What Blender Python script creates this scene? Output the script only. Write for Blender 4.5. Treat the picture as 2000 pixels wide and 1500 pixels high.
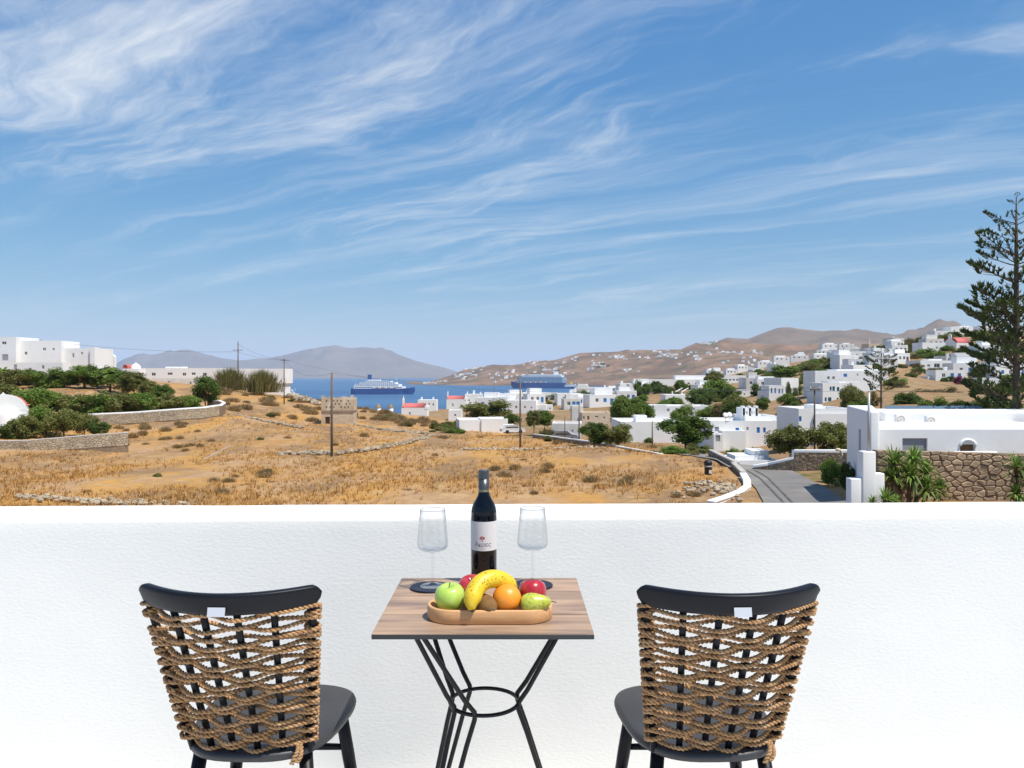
import bpy, bmesh, math, random
import numpy as np
from mathutils import Vector, Matrix, Quaternion, noise as mnoise
R = math.radians
rnd = random.Random(7)
for o in list(bpy.data.objects): bpy.data.objects.remove(o)
scene = bpy.context.scene
col = scene.collection
# ------------------------------------------------------------------ camera
F, CX, HY, ZC = 1573.0, 1000.0, 733.0, 1.32
SEA = ZC - 58.0
cam_d = bpy.data.cameras.new('camera'); cam = bpy.data.objects.new('camera', cam_d); col.objects.link(cam)
cam.location = (0, 0, ZC); cam.rotation_euler = (R(90), 0, 0)
cam_d.sensor_width = 36.0; cam_d.lens = 36.0 * F / 2000.0; cam_d.shift_y = -(750 - HY) / 2000.0
cam_d.clip_start = 0.05; cam_d.clip_end = 120000
scene.camera = cam
# ------------------------------------------------------------------ sun, sky, exposure
SUN_EL, SUN_AZ = R(63), R(124)
sdir = Vector((math.sin(SUN_AZ) * math.cos(SUN_EL), math.cos(SUN_AZ) * math.cos(SUN_EL), math.sin(SUN_EL)))
sl = bpy.data.lights.new('sun', 'SUN'); sl.energy = 4.5; sl.angle = R(0.53); sl.color = (1.0, 0.95, 0.87)
so = bpy.data.objects.new('sun', sl); col.objects.link(so); so.rotation_euler = sdir.to_track_quat('Z', 'Y').to_euler()
scene.view_settings.view_transform = 'Standard'; scene.view_settings.look = 'None'
scene.view_settings.exposure = 0.33; scene.view_settings.gamma = 1.0; scene.view_settings.use_curve_mapping = False
scene.cycles.max_bounces = 8; scene.cycles.diffuse_bounces = 3; scene.cycles.glossy_bounces = 3
scene.cycles.transmission_bounces = 8; scene.cycles.volume_bounces = 1; scene.cycles.transparent_max_bounces = 8
scene.cycles.use_denoising = True
world = bpy.data.worlds.new('World'); scene.world = world; world.use_nodes = True
wt = world.node_tree; wn = wt.nodes; wl = wt.links
for n in list(wn): wn.remove(n)
def WN(t, **k):
    n = wn.new(t)
    for a, b in k.items(): setattr(n, a, b)
    return n
def wmath(op, a, b=None, c=None, clamp=False):
    n = WN('ShaderNodeMath', operation=op, use_clamp=clamp)
    for i, v in enumerate((a, b, c)):
        if v is None: continue
        if isinstance(v, (int, float)): n.inputs[i].default_value = v
        else: wl.new(v, n.inputs[i])
    return n.outputs[0]
SKY_STRENGTH = 0.104
sky = WN('ShaderNodeTexSky', sky_type='NISHITA', sun_disc=False, sun_elevation=SUN_EL, sun_rotation=SUN_AZ,
         altitude=60.0, air_density=1.0, dust_density=0.1, ozone_density=1.6)
geo = WN('ShaderNodeTexCoord'); sep = WN('ShaderNodeSeparateXYZ'); wl.new(geo.outputs['Generated'], sep.inputs[0])
zc = wmath('ADD', wmath('MAXIMUM', sep.outputs[2], 0.0), 0.10)
u = wmath('DIVIDE', sep.outputs[0], zc); v = wmath('DIVIDE', sep.outputs[1], zc)
cmb = WN('ShaderNodeCombineXYZ'); wl.new(u, cmb.inputs[0]); wl.new(v, cmb.inputs[1])
def cloud_layer(rot, sx, sy, scale, warp, lo, hi, offs, detail=11, rough=0.66):
    mp = WN('ShaderNodeMapping'); mp.inputs['Rotation'].default_value = (0, 0, R(rot))
    mp.inputs['Location'].default_value = offs
    wl.new(cmb.outputs[0], mp.inputs[0])
    w = WN('ShaderNodeTexNoise'); w.inputs['Scale'].default_value = 0.9; w.inputs['Detail'].default_value = 4
    wl.new(mp.outputs[0], w.inputs['Vector'])
    vm = WN('ShaderNodeVectorMath', operation='MULTIPLY_ADD'); wl.new(w.outputs['Color'], vm.inputs[0])
    vm.inputs[1].default_value = (warp, warp, 0); wl.new(mp.outputs[0], vm.inputs[2])
    sc = WN('ShaderNodeVectorMath', operation='MULTIPLY'); wl.new(vm.outputs[0], sc.inputs[0]); sc.inputs[1].default_value = (sx, sy, 1)
    n = WN('ShaderNodeTexNoise'); n.inputs['Scale'].default_value = scale; n.inputs['Detail'].default_value = detail
    n.inputs['Roughness'].default_value = rough; wl.new(sc.outputs[0], n.inputs['Vector'])
    mr = WN('ShaderNodeMapRange'); mr.interpolation_type = 'SMOOTHSTEP'
    mr.inputs[1].default_value = lo; mr.inputs[2].default_value = hi
    wl.new(n.outputs[0], mr.inputs[0])
    return mr.outputs[0]
c1 = cloud_layer(44, 0.50, 1.9, 0.80, 0.95, 0.49, 0.82, (7.7, 8.2, 0))
c2 = cloud_layer(30, 0.28, 2.6, 1.0, 0.6, 0.45, 0.80, (9.3, 4.2, 0))
c3 = cloud_layer(15, 0.8, 1.0, 0.45, 0.4, 0.36, 0.56, (7.7, 8.2, 0), 2, 0.5)
cl = wmath('ADD', wmath('MULTIPLY', wmath('MULTIPLY', c1, wmath('ADD', wmath('MULTIPLY', c3, 0.9), 0.15)), 0.85), wmath('MULTIPLY', c2, 0.42), clamp=True)
cl = wmath('MULTIPLY', cl, 1.12, clamp=True)
hz = WN('ShaderNodeMapRange'); hz.interpolation_type = 'SMOOTHSTEP'
hz.inputs[1].default_value = 0.0; hz.inputs[2].default_value = 0.16
wl.new(sep.outputs[2], hz.inputs[0])
cl = wmath('MULTIPLY', cl, hz.outputs[0])
# grade the clear sky: deeper blue overhead, softer towards the horizon
sp = WN('ShaderNodeSeparateColor'); wl.new(sky.outputs[0], sp.inputs[0]); cc = WN('ShaderNodeCombineColor')
for ch, (x0, y0, e) in enumerate(((1.4, 0.60, 1.18), (2.28, 2.00, 0.72), (3.94, 4.45, 0.38))):
    wl.new(wmath('MULTIPLY', wmath('POWER', wmath('DIVIDE', sp.outputs[ch], x0), e), y0), cc.inputs[ch])
mx = WN('ShaderNodeMix', data_type='RGBA'); wl.new(cl, mx.inputs['Factor'])
wl.new(cc.outputs[0], mx.inputs['A']); mx.inputs['B'].default_value = (6.7, 7.0, 7.3, 1)
bg = WN('ShaderNodeBackground'); bg.inputs[1].default_value = SKY_STRENGTH; wl.new(mx.outputs['Result'], bg.inputs[0])
wo = WN('ShaderNodeOutputWorld'); wl.new(bg.outputs[0], wo.inputs[0])

# ------------------------------------------------------------------ helpers
def P(px, py, d): return Vector(((px - CX) * d / F, d, ZC + (HY - py) * d / F))
class MB:
    def __init__(s): s.v = []; s.f = []
    def add(s, vs, fs):
        b = len(s.v); s.v += [tuple(p) for p in vs]; s.f += [tuple(i + b for i in q) for q in fs]
    def box(s, x0, x1, y0, y1, z0, z1, M=None):
        vs = [Vector((x, y, z)) for z in (z0, z1) for y in (y0, y1) for x in (x0, x1)]
        if M: vs = [M @ p for p in vs]
        s.add(vs, [(0, 2, 3, 1), (4, 5, 7, 6), (0, 1, 5, 4), (2, 6, 7, 3), (0, 4, 6, 2), (1, 3, 7, 5)])
    def tube(s, pts, rad, n=8, caps=True, closed=False):
        pts = [Vector(p) for p in pts]; m = len(pts)
        if not hasattr(rad, '__len__'): rad = [rad] * m
        rings = []; up = None
        for i, p in enumerate(pts):
            a = pts[(i - 1) % m] if (closed or i > 0) else p
            b = pts[(i + 1) % m] if (closed or i < m - 1) else p
            t = (b - a).normalized() if (b - a).length > 1e-9 else Vector((0, 0, 1))
            if up is None:
                up = Vector((0, 0, 1)) if abs(t.z) < 0.9 else Vector((1, 0, 0))
            e1 = (up - t * up.dot(t))
            if e1.length < 1e-6: e1 = t.orthogonal()
            e1.normalize(); e2 = t.cross(e1); up = e1
            rings.append([p + (e1 * math.cos(2 * math.pi * k / n) + e2 * math.sin(2 * math.pi * k / n)) * rad[i] for k in range(n)])
        vs = [q for r in rings for q in r]; fs = []
        for i in range(m if closed else m - 1):
            j = (i + 1) % m
            for k in range(n):
                fs.append((i * n + k, i * n + (k + 1) % n, j * n + (k + 1) % n, j * n + k))
        if caps and not closed:
            fs.append(tuple(range(n - 1, -1, -1))); fs.append(tuple((m - 1) * n + k for k in range(n)))
        s.add(vs, fs)
    def lathe(s, prof, n=32, c=(0, 0, 0), closed=False):
        c = Vector(c); m = len(prof)
        vs = [c + Vector((r * math.cos(2 * math.pi * k / n), r * math.sin(2 * math.pi * k / n), z)) for r, z in prof for k in range(n)]
        fs = []
        for i in range(m if closed else m - 1):
            j = (i + 1) % m
            for k in range(n):
                fs.append((i * n + k, i * n + (k + 1) % n, j * n + (k + 1) % n, j * n + k))
        s.add(vs, fs)
    def prism(s, poly, z0, z1):
        n = len(poly)
        s.add([(x, y, z0) for x, y in poly] + [(x, y, z1) for x, y in poly],
              [tuple(range(n - 1, -1, -1)), tuple(range(n, 2 * n))] + [(i, (i + 1) % n, n + (i + 1) % n, n + i) for i in range(n)])
    def mesh(s, name, mat=None, smooth=False):
        me = bpy.data.meshes.new(name); me.from_pydata(s.v, [], s.f); me.update()
        if mat: me.materials.append(mat)
        if smooth: me.polygons.foreach_set('use_smooth', [True] * len(me.polygons))
        return me
    def build(s, name, mat, parent=None, smooth=False, loc=None):
        return inst(name, s.mesh(name, mat, smooth), parent, loc)
def inst(name, me, parent=None, loc=None, rot=None, scale=None):
    o = bpy.data.objects.new(name, me); col.objects.link(o)
    if parent: o.parent = parent
    if loc is not None: o.location = loc
    if rot is not None: o.rotation_euler = rot
    if scale is not None: o.scale = scale if hasattr(scale, '__len__') else (scale,) * 3
    return o
def tag(o, label, cat, group=None, kind=None):
    if label: o['label'] = label
    if cat: o['category'] = cat
    if group: o['group'] = group
    if kind: o['kind'] = kind
    return o
def thing(name, label, cat, loc=(0, 0, 0), rz=0, group=None):
    return tag(inst(name, None, None, loc, (0, 0, rz)), label, cat, group, 'thing')
def bevel(o, w, seg=3, angle=40):
    m = o.modifiers.new('bevel', 'BEVEL'); m.width = w; m.segments = seg; m.limit_method = 'ANGLE'; m.angle_limit = R(angle)
    o.data.polygons.foreach_set('use_smooth', [True] * len(o.data.polygons))
    m.harden_normals = False
    return o
def subsurf(o, lv=2):
    m = o.modifiers.new('subdivision', 'SUBSURF'); m.levels = lv; m.render_levels = lv
    o.data.polygons.foreach_set('use_smooth', [True] * len(o.data.polygons)); return o
def copy_tree(o, parent=None, label=None):
    c = o.copy(); col.objects.link(c)
    if parent: c.parent = parent
    if label: c['label'] = label
    for ch in [x for x in bpy.data.objects if x.parent == o]: copy_tree(ch, c)
    return c

# ------------------------------------------------------------------ materials
def mat(name, base, rough=0.6, spec=0.4, metal=0.0, var=None, scale=5.0, bump=0.0, bscale=40.0, coords='Object', detail=6, bdist=0.01,
        var2=None, scale2=1.0, island=0.0, coat=0.0, lo=0.35, hi=0.65, stretch=None):
    m = bpy.data.materials.new(name); m.use_nodes = True; nt = m.node_tree; N = nt.nodes; L = nt.links
    b = N['Principled BSDF']; b.inputs['Base Color'].default_value = (*base, 1); b.inputs['Roughness'].default_value = rough
    b.inputs['Specular IOR Level'].default_value = spec; b.inputs['Metallic'].default_value = metal; b.inputs['Coat Weight'].default_value = coat
    tc = N.new('ShaderNodeTexCoord'); out = tc.outputs[coords]
    if coords == 'World':
        pass
    if stretch:
        mp = N.new('ShaderNodeMapping'); mp.inputs['Scale'].default_value = stretch; L.new(out, mp.inputs[0]); out = mp.outputs[0]
    colr = None
    def layer(prev, c, sc, l, h):
        n = N.new('ShaderNodeTexNoise'); n.inputs['Scale'].default_value = sc; n.inputs['Detail'].default_value = detail
        n.inputs['Roughness'].default_value = 0.6; L.new(out, n.inputs['Vector'])
        mr = N.new('ShaderNodeMapRange'); mr.inputs[1].default_value = l; mr.inputs[2].default_value = h; L.new(n.outputs[0], mr.inputs[0])
        mix = N.new('ShaderNodeMix'); mix.data_type = 'RGBA'; L.new(mr.outputs[0], mix.inputs['Factor'])
        if prev is None: mix.inputs['A'].default_value = (*base, 1)
        else: L.new(prev, mix.inputs['A'])
        mix.inputs['B'].default_value = (*c, 1); return mix.outputs['Result']
    if var: colr = layer(None, var, scale, lo, hi)
    if var2: colr = layer(colr, var2, scale2, 0.5, 0.68)
    if island:
        g = N.new('ShaderNodeNewGeometry'); oi = N.new('ShaderNodeObjectInfo')
        ad = N.new('ShaderNodeMath'); ad.operation = 'ADD'; L.new(g.outputs['Random Per Island'], ad.inputs[0]); L.new(oi.outputs['Random'], ad.inputs[1])
        mr = N.new('ShaderNodeMapRange'); mr.inputs[2].default_value = 2.0; mr.inputs[3].default_value = 1 - island; mr.inputs[4].default_value = 1 + island
        L.new(ad.outputs[0], mr.inputs[0])
        hs = N.new('ShaderNodeHueSaturation'); L.new(mr.outputs[0], hs.inputs['Value'])
        if colr: L.new(colr, hs.inputs['Color'])
        else: hs.inputs['Color'].default_value = (*base, 1)
        colr = hs.outputs[0]
    if colr: L.new(colr, b.inputs['Base Color'])
    if bump:
        n = N.new('ShaderNodeTexNoise'); n.inputs['Scale'].default_value = bscale; n.inputs['Detail'].default_value = 5; L.new(out, n.inputs['Vector'])
        bp = N.new('ShaderNodeBump'); bp.inputs['Strength'].default_value = bump; bp.inputs['Distance'].default_value = bdist
        L.new(n.outputs[0], bp.inputs['Height']); L.new(bp.outputs[0], b.inputs['Normal'])
    return m
def leafmat(name, base, var, island=0.35, trans=0.25):
    m = mat(name, base, 0.55, 0.3, var=var, scale=1.3, island=island)
    nt = m.node_tree; N = nt.nodes; L = nt.links; b = N['Principled BSDF']
    tr = N.new('ShaderNodeBsdfTranslucent'); src = b.inputs['Base Color'].links[0].from_socket; L.new(src, tr.inputs[0])
    mx = N.new('ShaderNodeMixShader'); mx.inputs[0].default_value = trans; L.new(b.outputs[0], mx.inputs[1]); L.new(tr.outputs[0], mx.inputs[2])
    L.new(mx.outputs[0], N['Material Output'].inputs[0]); return m
M = {}
M['stucco'] = mat('white_stucco', (0.84, 0.812, 0.758), 0.85, 0.25, var=(0.79, 0.765, 0.715), scale=1.2, bump=0.30, bscale=95, bdist=0.0035, stretch=(0.7, 1, 1.3))
M['white'] = mat('whitewash', (0.84, 0.835, 0.82), 0.85, 0.2, var=(0.79, 0.78, 0.76), scale=0.35, bump=0.25, bscale=3.0, bdist=0.03)
M['white2'] = mat('old_whitewash', (0.74, 0.72, 0.68), 0.9, 0.2, var=(0.60, 0.57, 0.52), scale=0.6, bump=0.3, bscale=3.0, bdist=0.04)
M['cream'] = mat('cream_plaster', (0.68, 0.56, 0.42), 0.9, 0.2, var=(0.58, 0.47, 0.36), scale=0.6)
M['ruin'] = mat('ruin_plaster', (0.62, 0.50, 0.36), 0.95, 0.1, var=(0.44, 0.34, 0.24), scale=0.8, var2=(0.72, 0.64, 0.52), scale2=0.5, bump=0.5, bscale=4, bdist=0.06)
M['pane'] = mat('window_glass', (0.03, 0.04, 0.05), 0.12, 0.6)
M['blue'] = mat('blue_paint', (0.03, 0.20, 0.52), 0.5, 0.4)
M['teal'] = mat('teal_paint', (0.02, 0.27, 0.40), 0.5, 0.4)
M['greyp'] = mat('grey_paint', (0.33, 0.34, 0.37), 0.6, 0.3)
M['wframe'] = mat('white_frame_paint', (0.75, 0.75, 0.74), 0.6, 0.3)
M['brownp'] = mat('brown_door_paint', (0.16, 0.09, 0.05), 0.7, 0.3)
M['red'] = mat('red_roof_paint', (0.62, 0.17, 0.16), 0.85, 0.2, var=(0.52, 0.14, 0.12), scale=0.8)
M['concrete'] = mat('concrete_cap', (0.50, 0.47, 0.42), 0.9, 0.2, var=(0.40, 0.37, 0.33), scale=0.7)
M['stone'] = mat('field_stone', (0.42, 0.30, 0.19), 0.9, 0.2, var=(0.30, 0.22, 0.15), scale=1.7, island=0.45, bump=0.5, bscale=9, bdist=0.03)
M['mortar'] = mat('earth_mortar', (0.22, 0.16, 0.11), 0.95, 0.1, var=(0.30, 0.22, 0.15), scale=3.0)
M['stone_dark'] = mat('brown_stone', (0.30, 0.235, 0.165), 0.9, 0.2, var=(0.21, 0.165, 0.12), scale=1.7, island=0.35)
M['stone_pale'] = mat('pale_stone', (0.47, 0.39, 0.28), 0.9, 0.2, var=(0.34, 0.27, 0.19), scale=1.0, island=0.35)
M['pole'] = mat('weathered_pole_wood', (0.13, 0.095, 0.07), 0.9, 0.2, var=(0.19, 0.15, 0.12), scale=3)
M['steel'] = mat('galvanised_steel', (0.42, 0.43, 0.43), 0.5, 0.4, 0.3)
M['cable'] = mat('cable_black', (0.10, 0.10, 0.11), 0.7, 0.2)
M['bark'] = mat('bark', (0.17, 0.125, 0.09), 0.95, 0.1, var=(0.10, 0.075, 0.055), scale=4)
M['leaf_dark'] = leafmat('dark_leaves', (0.068, 0.115, 0.018), (0.115, 0.165, 0.028))
M['leaf_mid'] = leafmat('green_leaves', (0.115, 0.19, 0.026), (0.175, 0.245, 0.04))
M['leaf_olive'] = leafmat('olive_leaves', (0.145, 0.165, 0.038), (0.205, 0.205, 0.055))
M['leaf_dry'] = leafmat('dry_leaves', (0.22, 0.15, 0.06), (0.12, 0.12, 0.04))
M['leaf_grey'] = leafmat('grey_scrub', (0.40, 0.26, 0.115), (0.29, 0.21, 0.10))
M['leaf_yucca'] = leafmat('yucca_leaves', (0.12, 0.22, 0.03), (0.22, 0.30, 0.06), 0.4)
M['leaf_pink'] = leafmat('bougainvillea', (0.32, 0.04, 0.14), (0.20, 0.03, 0.10))
M['needle'] = leafmat('pine_needles', (0.042, 0.075, 0.016), (0.085, 0.105, 0.02), 0.4, 0.15)
M['grass'] = leafmat('dry_grass', (0.56, 0.305, 0.085), (0.42, 0.225, 0.07), 0.35, 0.2)
M['asphalt'] = mat('asphalt', (0.22, 0.20, 0.18), 0.9, 0.2, var=(0.17, 0.16, 0.15), scale=0.4, var2=(0.27, 0.25, 0.225), scale2=0.25)
M['black'] = mat('black_plastic', (0.02, 0.02, 0.022), 0.5, 0.4)
M['chrome'] = mat('light_metal', (0.6, 0.6, 0.6), 0.3, 0.5, 0.8)
# ------------------------------------------------------------------ terrain: heights from surveyed control points
CP = {-300: [(20, 1323), (50, 985), (85, 880), (100, 836), (130, 790), (160, 758), (185, 724), (220, 718), (300, 722), (420, 760), (700, 850), (1500, 805)],
 0: [(20, 1323), (50, 985), (85, 884), (100, 838), (130, 792), (160, 760), (185, 727), (220, 722), (300, 724), (420, 760), (700, 850), (1500, 805)],
 250: [(20, 1323), (50, 985), (85, 893), (110, 850), (127, 829), (134, 802), (165, 766), (190, 747), (230, 740), (300, 742), (420, 790), (700, 865), (1500, 805)],
 440: [(50, 985), (85, 896), (110, 850), (133, 817), (160, 790), (200, 762), (250, 757), (320, 768), (450, 830), (700, 870), (1500, 805)],
 600: [(20, 1323), (50, 985), (85, 896), (120, 842), (150, 828), (170, 804), (190, 784), (205, 776), (230, 784), (300, 815), (450, 862), (700, 875), (1500, 805)],
 750: [(50, 985), (85, 895), (130, 848), (160, 825), (190, 806), (205, 804), (240, 815), (300, 828), (450, 862), (600, 850), (800, 810), (1000, 835), (1500, 805)],
 850: [(50, 985), (85, 895), (110, 865), (140, 843), (165, 828), (185, 824), (215, 813), (260, 802), (300, 799), (400, 830), (700, 870), (1500, 805)],
 950: [(20, 1323), (50, 985), (85, 892), (103, 874), (125, 852), (140, 849), (180, 824), (230, 808), (300, 798), (420, 815), (700, 866), (1500, 805)],
 1050: [(50, 985), (85, 893), (100, 876), (118, 854), (130, 857), (160, 840), (230, 806), (300, 786), (360, 779), (500, 800), (700, 868), (1500, 805)],
 1150: [(60, 955), (85, 884), (100, 870), (125, 860), (170, 830), (230, 802), (300, 786), (420, 777), (560, 774), (700, 800), (900, 845), (1500, 805)],
 1285: [(20, 1323), (60, 945), (80, 889), (95, 877), (120, 860), (160, 827), (230, 790), (300, 768), (380, 756), (560, 766), (800, 800), (1000, 830), (1500, 805)],
 1400: [(52, 980), (65, 930), (75, 897), (85, 888), (100, 880), (130, 847), (200, 802), (260, 786), (350, 752), (500, 738), (800, 740), (1200, 760), (1500, 795)],
 1500: [(20, 1323), (50, 980), (65, 927), (75, 910), (90, 888), (110, 852), (150, 815), (210, 785), (300, 752), (400, 735), (600, 716), (900, 710), (1300, 722), (1600, 745)],
 1600: [(50, 978), (62, 937), (75, 897), (90, 850), (120, 812), (180, 789), (240, 752), (330, 716), (500, 705), (700, 701), (1000, 706), (1500, 730)],
 1720: [(20, 1323), (42, 990), (50, 965), (60, 928), (80, 850), (110, 797), (150, 768), (200, 742), (260, 713), (330, 698), (420, 683), (520, 690), (900, 720), (1600, 750)],
 1850: [(42, 987), (50, 958), (62, 905), (80, 838), (110, 798), (150, 772), (200, 757), (240, 745), (280, 729), (330, 687), (420, 655), (500, 666), (900, 710)],
 2000: [(20, 1323), (42, 987), (50, 955), (62, 900), (80, 838), (110, 795), (160, 764), (230, 742), (280, 718), (330, 682), (420, 650), (500, 661), (900, 705)],
 2300: [(20, 1323), (42, 987), (50, 955), (62, 900), (110, 790), (230, 740), (330, 680), (420, 648), (900, 700), (1600, 740)]}
cps = np.array([(px, d, py) for px, l in CP.items() for d, py in l], float)
def uvw(px, d): return np.stack([np.asarray(px, float) / 230.0, np.log(np.asarray(d, float)) * 4.0], -1)
A_ = uvw(cps[:, 0], cps[:, 1]); n_ = len(A_)
K_ = np.linalg.norm(A_[:, None] - A_[None], axis=-1) + np.eye(n_) * 0.01 * -1
Q_ = np.concatenate([np.ones((n_, 1)), A_], 1)
S_ = np.block([[K_, Q_], [Q_.T, np.zeros((3, 3))]])
W_ = np.linalg.solve(S_, np.concatenate([cps[:, 2], np.zeros(3)]))
def tpy(px, d):
    a = uvw(px, d); sh = a.shape[:-1]; a = a.reshape(-1, 2); out = np.empty(len(a))
    for i in range(0, len(a), 4000):
        c = a[i:i + 4000]
        out[i:i + 4000] = np.linalg.norm(c[:, None] - A_[None], axis=-1) @ W_[:n_] + W_[n_] + c @ W_[n_ + 1:]
    return out.reshape(sh)
def tz(x, y):
    x = np.asarray(x, float); y = np.maximum(np.asarray(y, float), 15)
    return ZC + (HY - tpy(CX + F * x / y, y)) * y / F
def ground(x, y): return float(tz(np.array([x]), np.array([y]))[0])
def on_ground(px, d):
    x = (px - CX) * d / F; return Vector((x, d, ground(x, d)))

def ground_mat():
    m = bpy.data.materials.new('dry_ground'); m.use_nodes = True; N = m.node_tree.nodes; L = m.node_tree.links
    b = N['Principled BSDF']; b.inputs['Roughness'].default_value = 0.95; b.inputs['Specular IOR Level'].default_value = 0.1
    tc = N.new('ShaderNodeTexCoord')
    def nz(sc, l, h, st=(1, 1, 1), det=7):
        mp = N.new('ShaderNodeMapping'); mp.inputs['Scale'].default_value = st; L.new(tc.outputs['Object'], mp.inputs[0])
        n = N.new('ShaderNodeTexNoise'); n.inputs['Scale'].default_value = sc; n.inputs['Detail'].default_value = det; n.inputs['Roughness'].default_value = 0.65
        L.new(mp.outputs[0], n.inputs['Vector'])
        r = N.new('ShaderNodeMapRange'); r.inputs[1].default_value = l; r.inputs[2].default_value = h; L.new(n.outputs[0], r.inputs[0]); return r.outputs[0], n.outputs[0]
    def mix(f, a, bcol):
        x = N.new('ShaderNodeMix'); x.data_type = 'RGBA'; L.new(f, x.inputs['Factor'])
        if isinstance(a, tuple): x.inputs['A'].default_value = (*a, 1)
        else: L.new(a, x.inputs['A'])
        x.inputs['B'].default_value = (*bcol, 1); return x.outputs['Result']
    f1, _ = nz(0.055, 0.42, 0.62, (1, 0.55, 1)); f2, _ = nz(0.16, 0.45, 0.58, (1, 0.45, 1)); f3, n3 = nz(1.3, 0.45, 0.75); f4, _ = nz(0.10, 0.48, 0.60, (1.3, 0.5, 1))
    f5, _ = nz(0.5, 0.55, 0.72)
    c = mix(f1, (0.50, 0.265, 0.072), (0.40, 0.215, 0.08))
    c = mix(f2, c, (0.43, 0.27, 0.15))
    c = mix(f4, c, (0.25, 0.155, 0.085))
    c = mix(f3, c, (0.30, 0.19, 0.085))
    c = mix(f5, c, (0.48, 0.32, 0.16))
    at = N.new('ShaderNodeAttribute'); at.attribute_name = 'garden_soil'; fz, _ = nz(0.12, 0.35, 0.65); f7, _ = nz(0.35, 0.5, 0.66)
    v2 = mix(f7, mix(fz, (0.29, 0.165, 0.08), (0.34, 0.235, 0.135)), (0.11, 0.115, 0.04))
    fin = N.new('ShaderNodeMix'); fin.data_type = 'RGBA'; L.new(at.outputs['Fac'], fin.inputs['Factor']); L.new(c, fin.inputs['A']); L.new(v2, fin.inputs['B']); c = fin.outputs['Result']
    L.new(c, b.inputs['Base Color'])
    bp = N.new('ShaderNodeBump'); bp.inputs['Strength'].default_value = 0.7; bp.inputs['Distance'].default_value = 0.25; L.new(n3, bp.inputs['Height']); L.new(bp.outputs[0], b.inputs['Normal'])
    return m
pxs = np.arange(-320, 2321, 10.0); ds = np.exp(np.linspace(math.log(18), math.log(1600), 210))
PX, D = np.meshgrid(pxs, ds); TPY = tpy(PX, D)
X = (PX - CX) * D / F; Z = ZC + (HY - TPY) * D / F
field = ((PX < 1420) & (D < 200)).astype(float)
nz_ = np.array([[mnoise.noise((x * 0.35, y * 0.35, 0)) * 0.16 + mnoise.noise((x * 0.09, y * 0.09, 5)) * 0.28 for x, y in zip(r1, r2)] for r1, r2 in zip(X, D)])
hill = (D > 200).astype(float) * 0.25
Z = Z + nz_ * (field + hill)
nr, nc = X.shape
vv = np.stack([X, D, Z], -1).reshape(-1, 3)
idx = np.arange(nr * nc).reshape(nr, nc)
ff = np.stack([idx[:-1, :-1], idx[:-1, 1:], idx[1:, 1:], idx[1:, :-1]], -1).reshape(-1, 4)
me = bpy.data.meshes.new('terrain'); me.from_pydata(vv.tolist(), [], ff.tolist()); me.materials.append(ground_mat())
edge = np.interp(PX, [-320, 690, 850, 1040, 1160, 1290, 1384, 1456, 1500, 2320], [400, 260, 190, 124, 104, 86, 82, 68, 60, 40])
zone = np.clip((D / edge - 1.0) * 12, 0, 1); at_ = me.attributes.new('garden_soil', 'FLOAT', 'POINT'); at_.data.foreach_set('value', zone.reshape(-1).astype(np.float32))
me.polygons.foreach_set('use_smooth', [True] * len(me.polygons))
tag(inst('terrain', me), 'dry ochre field and hillside falling towards the bay', None, kind='structure')
# sea
msea = bpy.data.materials.new('sea_water'); msea.use_nodes = True; N = msea.node_tree.nodes; L = msea.node_tree.links; b = N['Principled BSDF']
b.inputs['Base Color'].default_value = (0.012, 0.085, 0.235, 1); b.inputs['Roughness'].default_value = 0.35; b.inputs['Specular IOR Level'].default_value = 0.18
tc = N.new('ShaderNodeTexCoord'); mp = N.new('ShaderNodeMapping'); mp.inputs['Scale'].default_value = (0.25, 1, 1); L.new(tc.outputs['Object'], mp.inputs[0])
n1 = N.new('ShaderNodeTexNoise'); n1.inputs['Scale'].default_value = 0.05; n1.inputs['Detail'].default_value = 8; L.new(mp.outputs[0], n1.inputs['Vector'])
bp = N.new('ShaderNodeBump'); bp.inputs['Strength'].default_value = 0.6; bp.inputs['Distance'].default_value = 2.0; L.new(n1.outputs[0], bp.inputs['Height']); L.new(bp.outputs[0], b.inputs['Normal'])
n2 = N.new('ShaderNodeTexNoise'); n2.inputs['Scale'].default_value = 0.004; n2.inputs['Detail'].default_value = 5; L.new(mp.outputs[0], n2.inputs['Vector'])
mrs = N.new('ShaderNodeMapRange'); mrs.inputs[1].default_value = 0.35; mrs.inputs[2].default_value = 0.7; L.new(n2.outputs[0], mrs.inputs[0])
mxs = N.new('ShaderNodeMix'); mxs.data_type = 'RGBA'; L.new(mrs.outputs[0], mxs.inputs['Factor']); mxs.inputs['A'].default_value = (0.014, 0.075, 0.185, 1); mxs.inputs['B'].default_value = (0.030, 0.12, 0.245, 1); L.new(mxs.outputs['Result'], b.inputs['Base Color'])
mb = MB(); mb.add([(-24000, 400, SEA), (24000, 400, SEA), (24000, 42000, SEA), (-24000, 42000, SEA)], [(0, 1, 2, 3)])
tag(mb.build('sea', msea), 'deep blue bay between the town and the islands', None, kind='structure')
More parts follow.
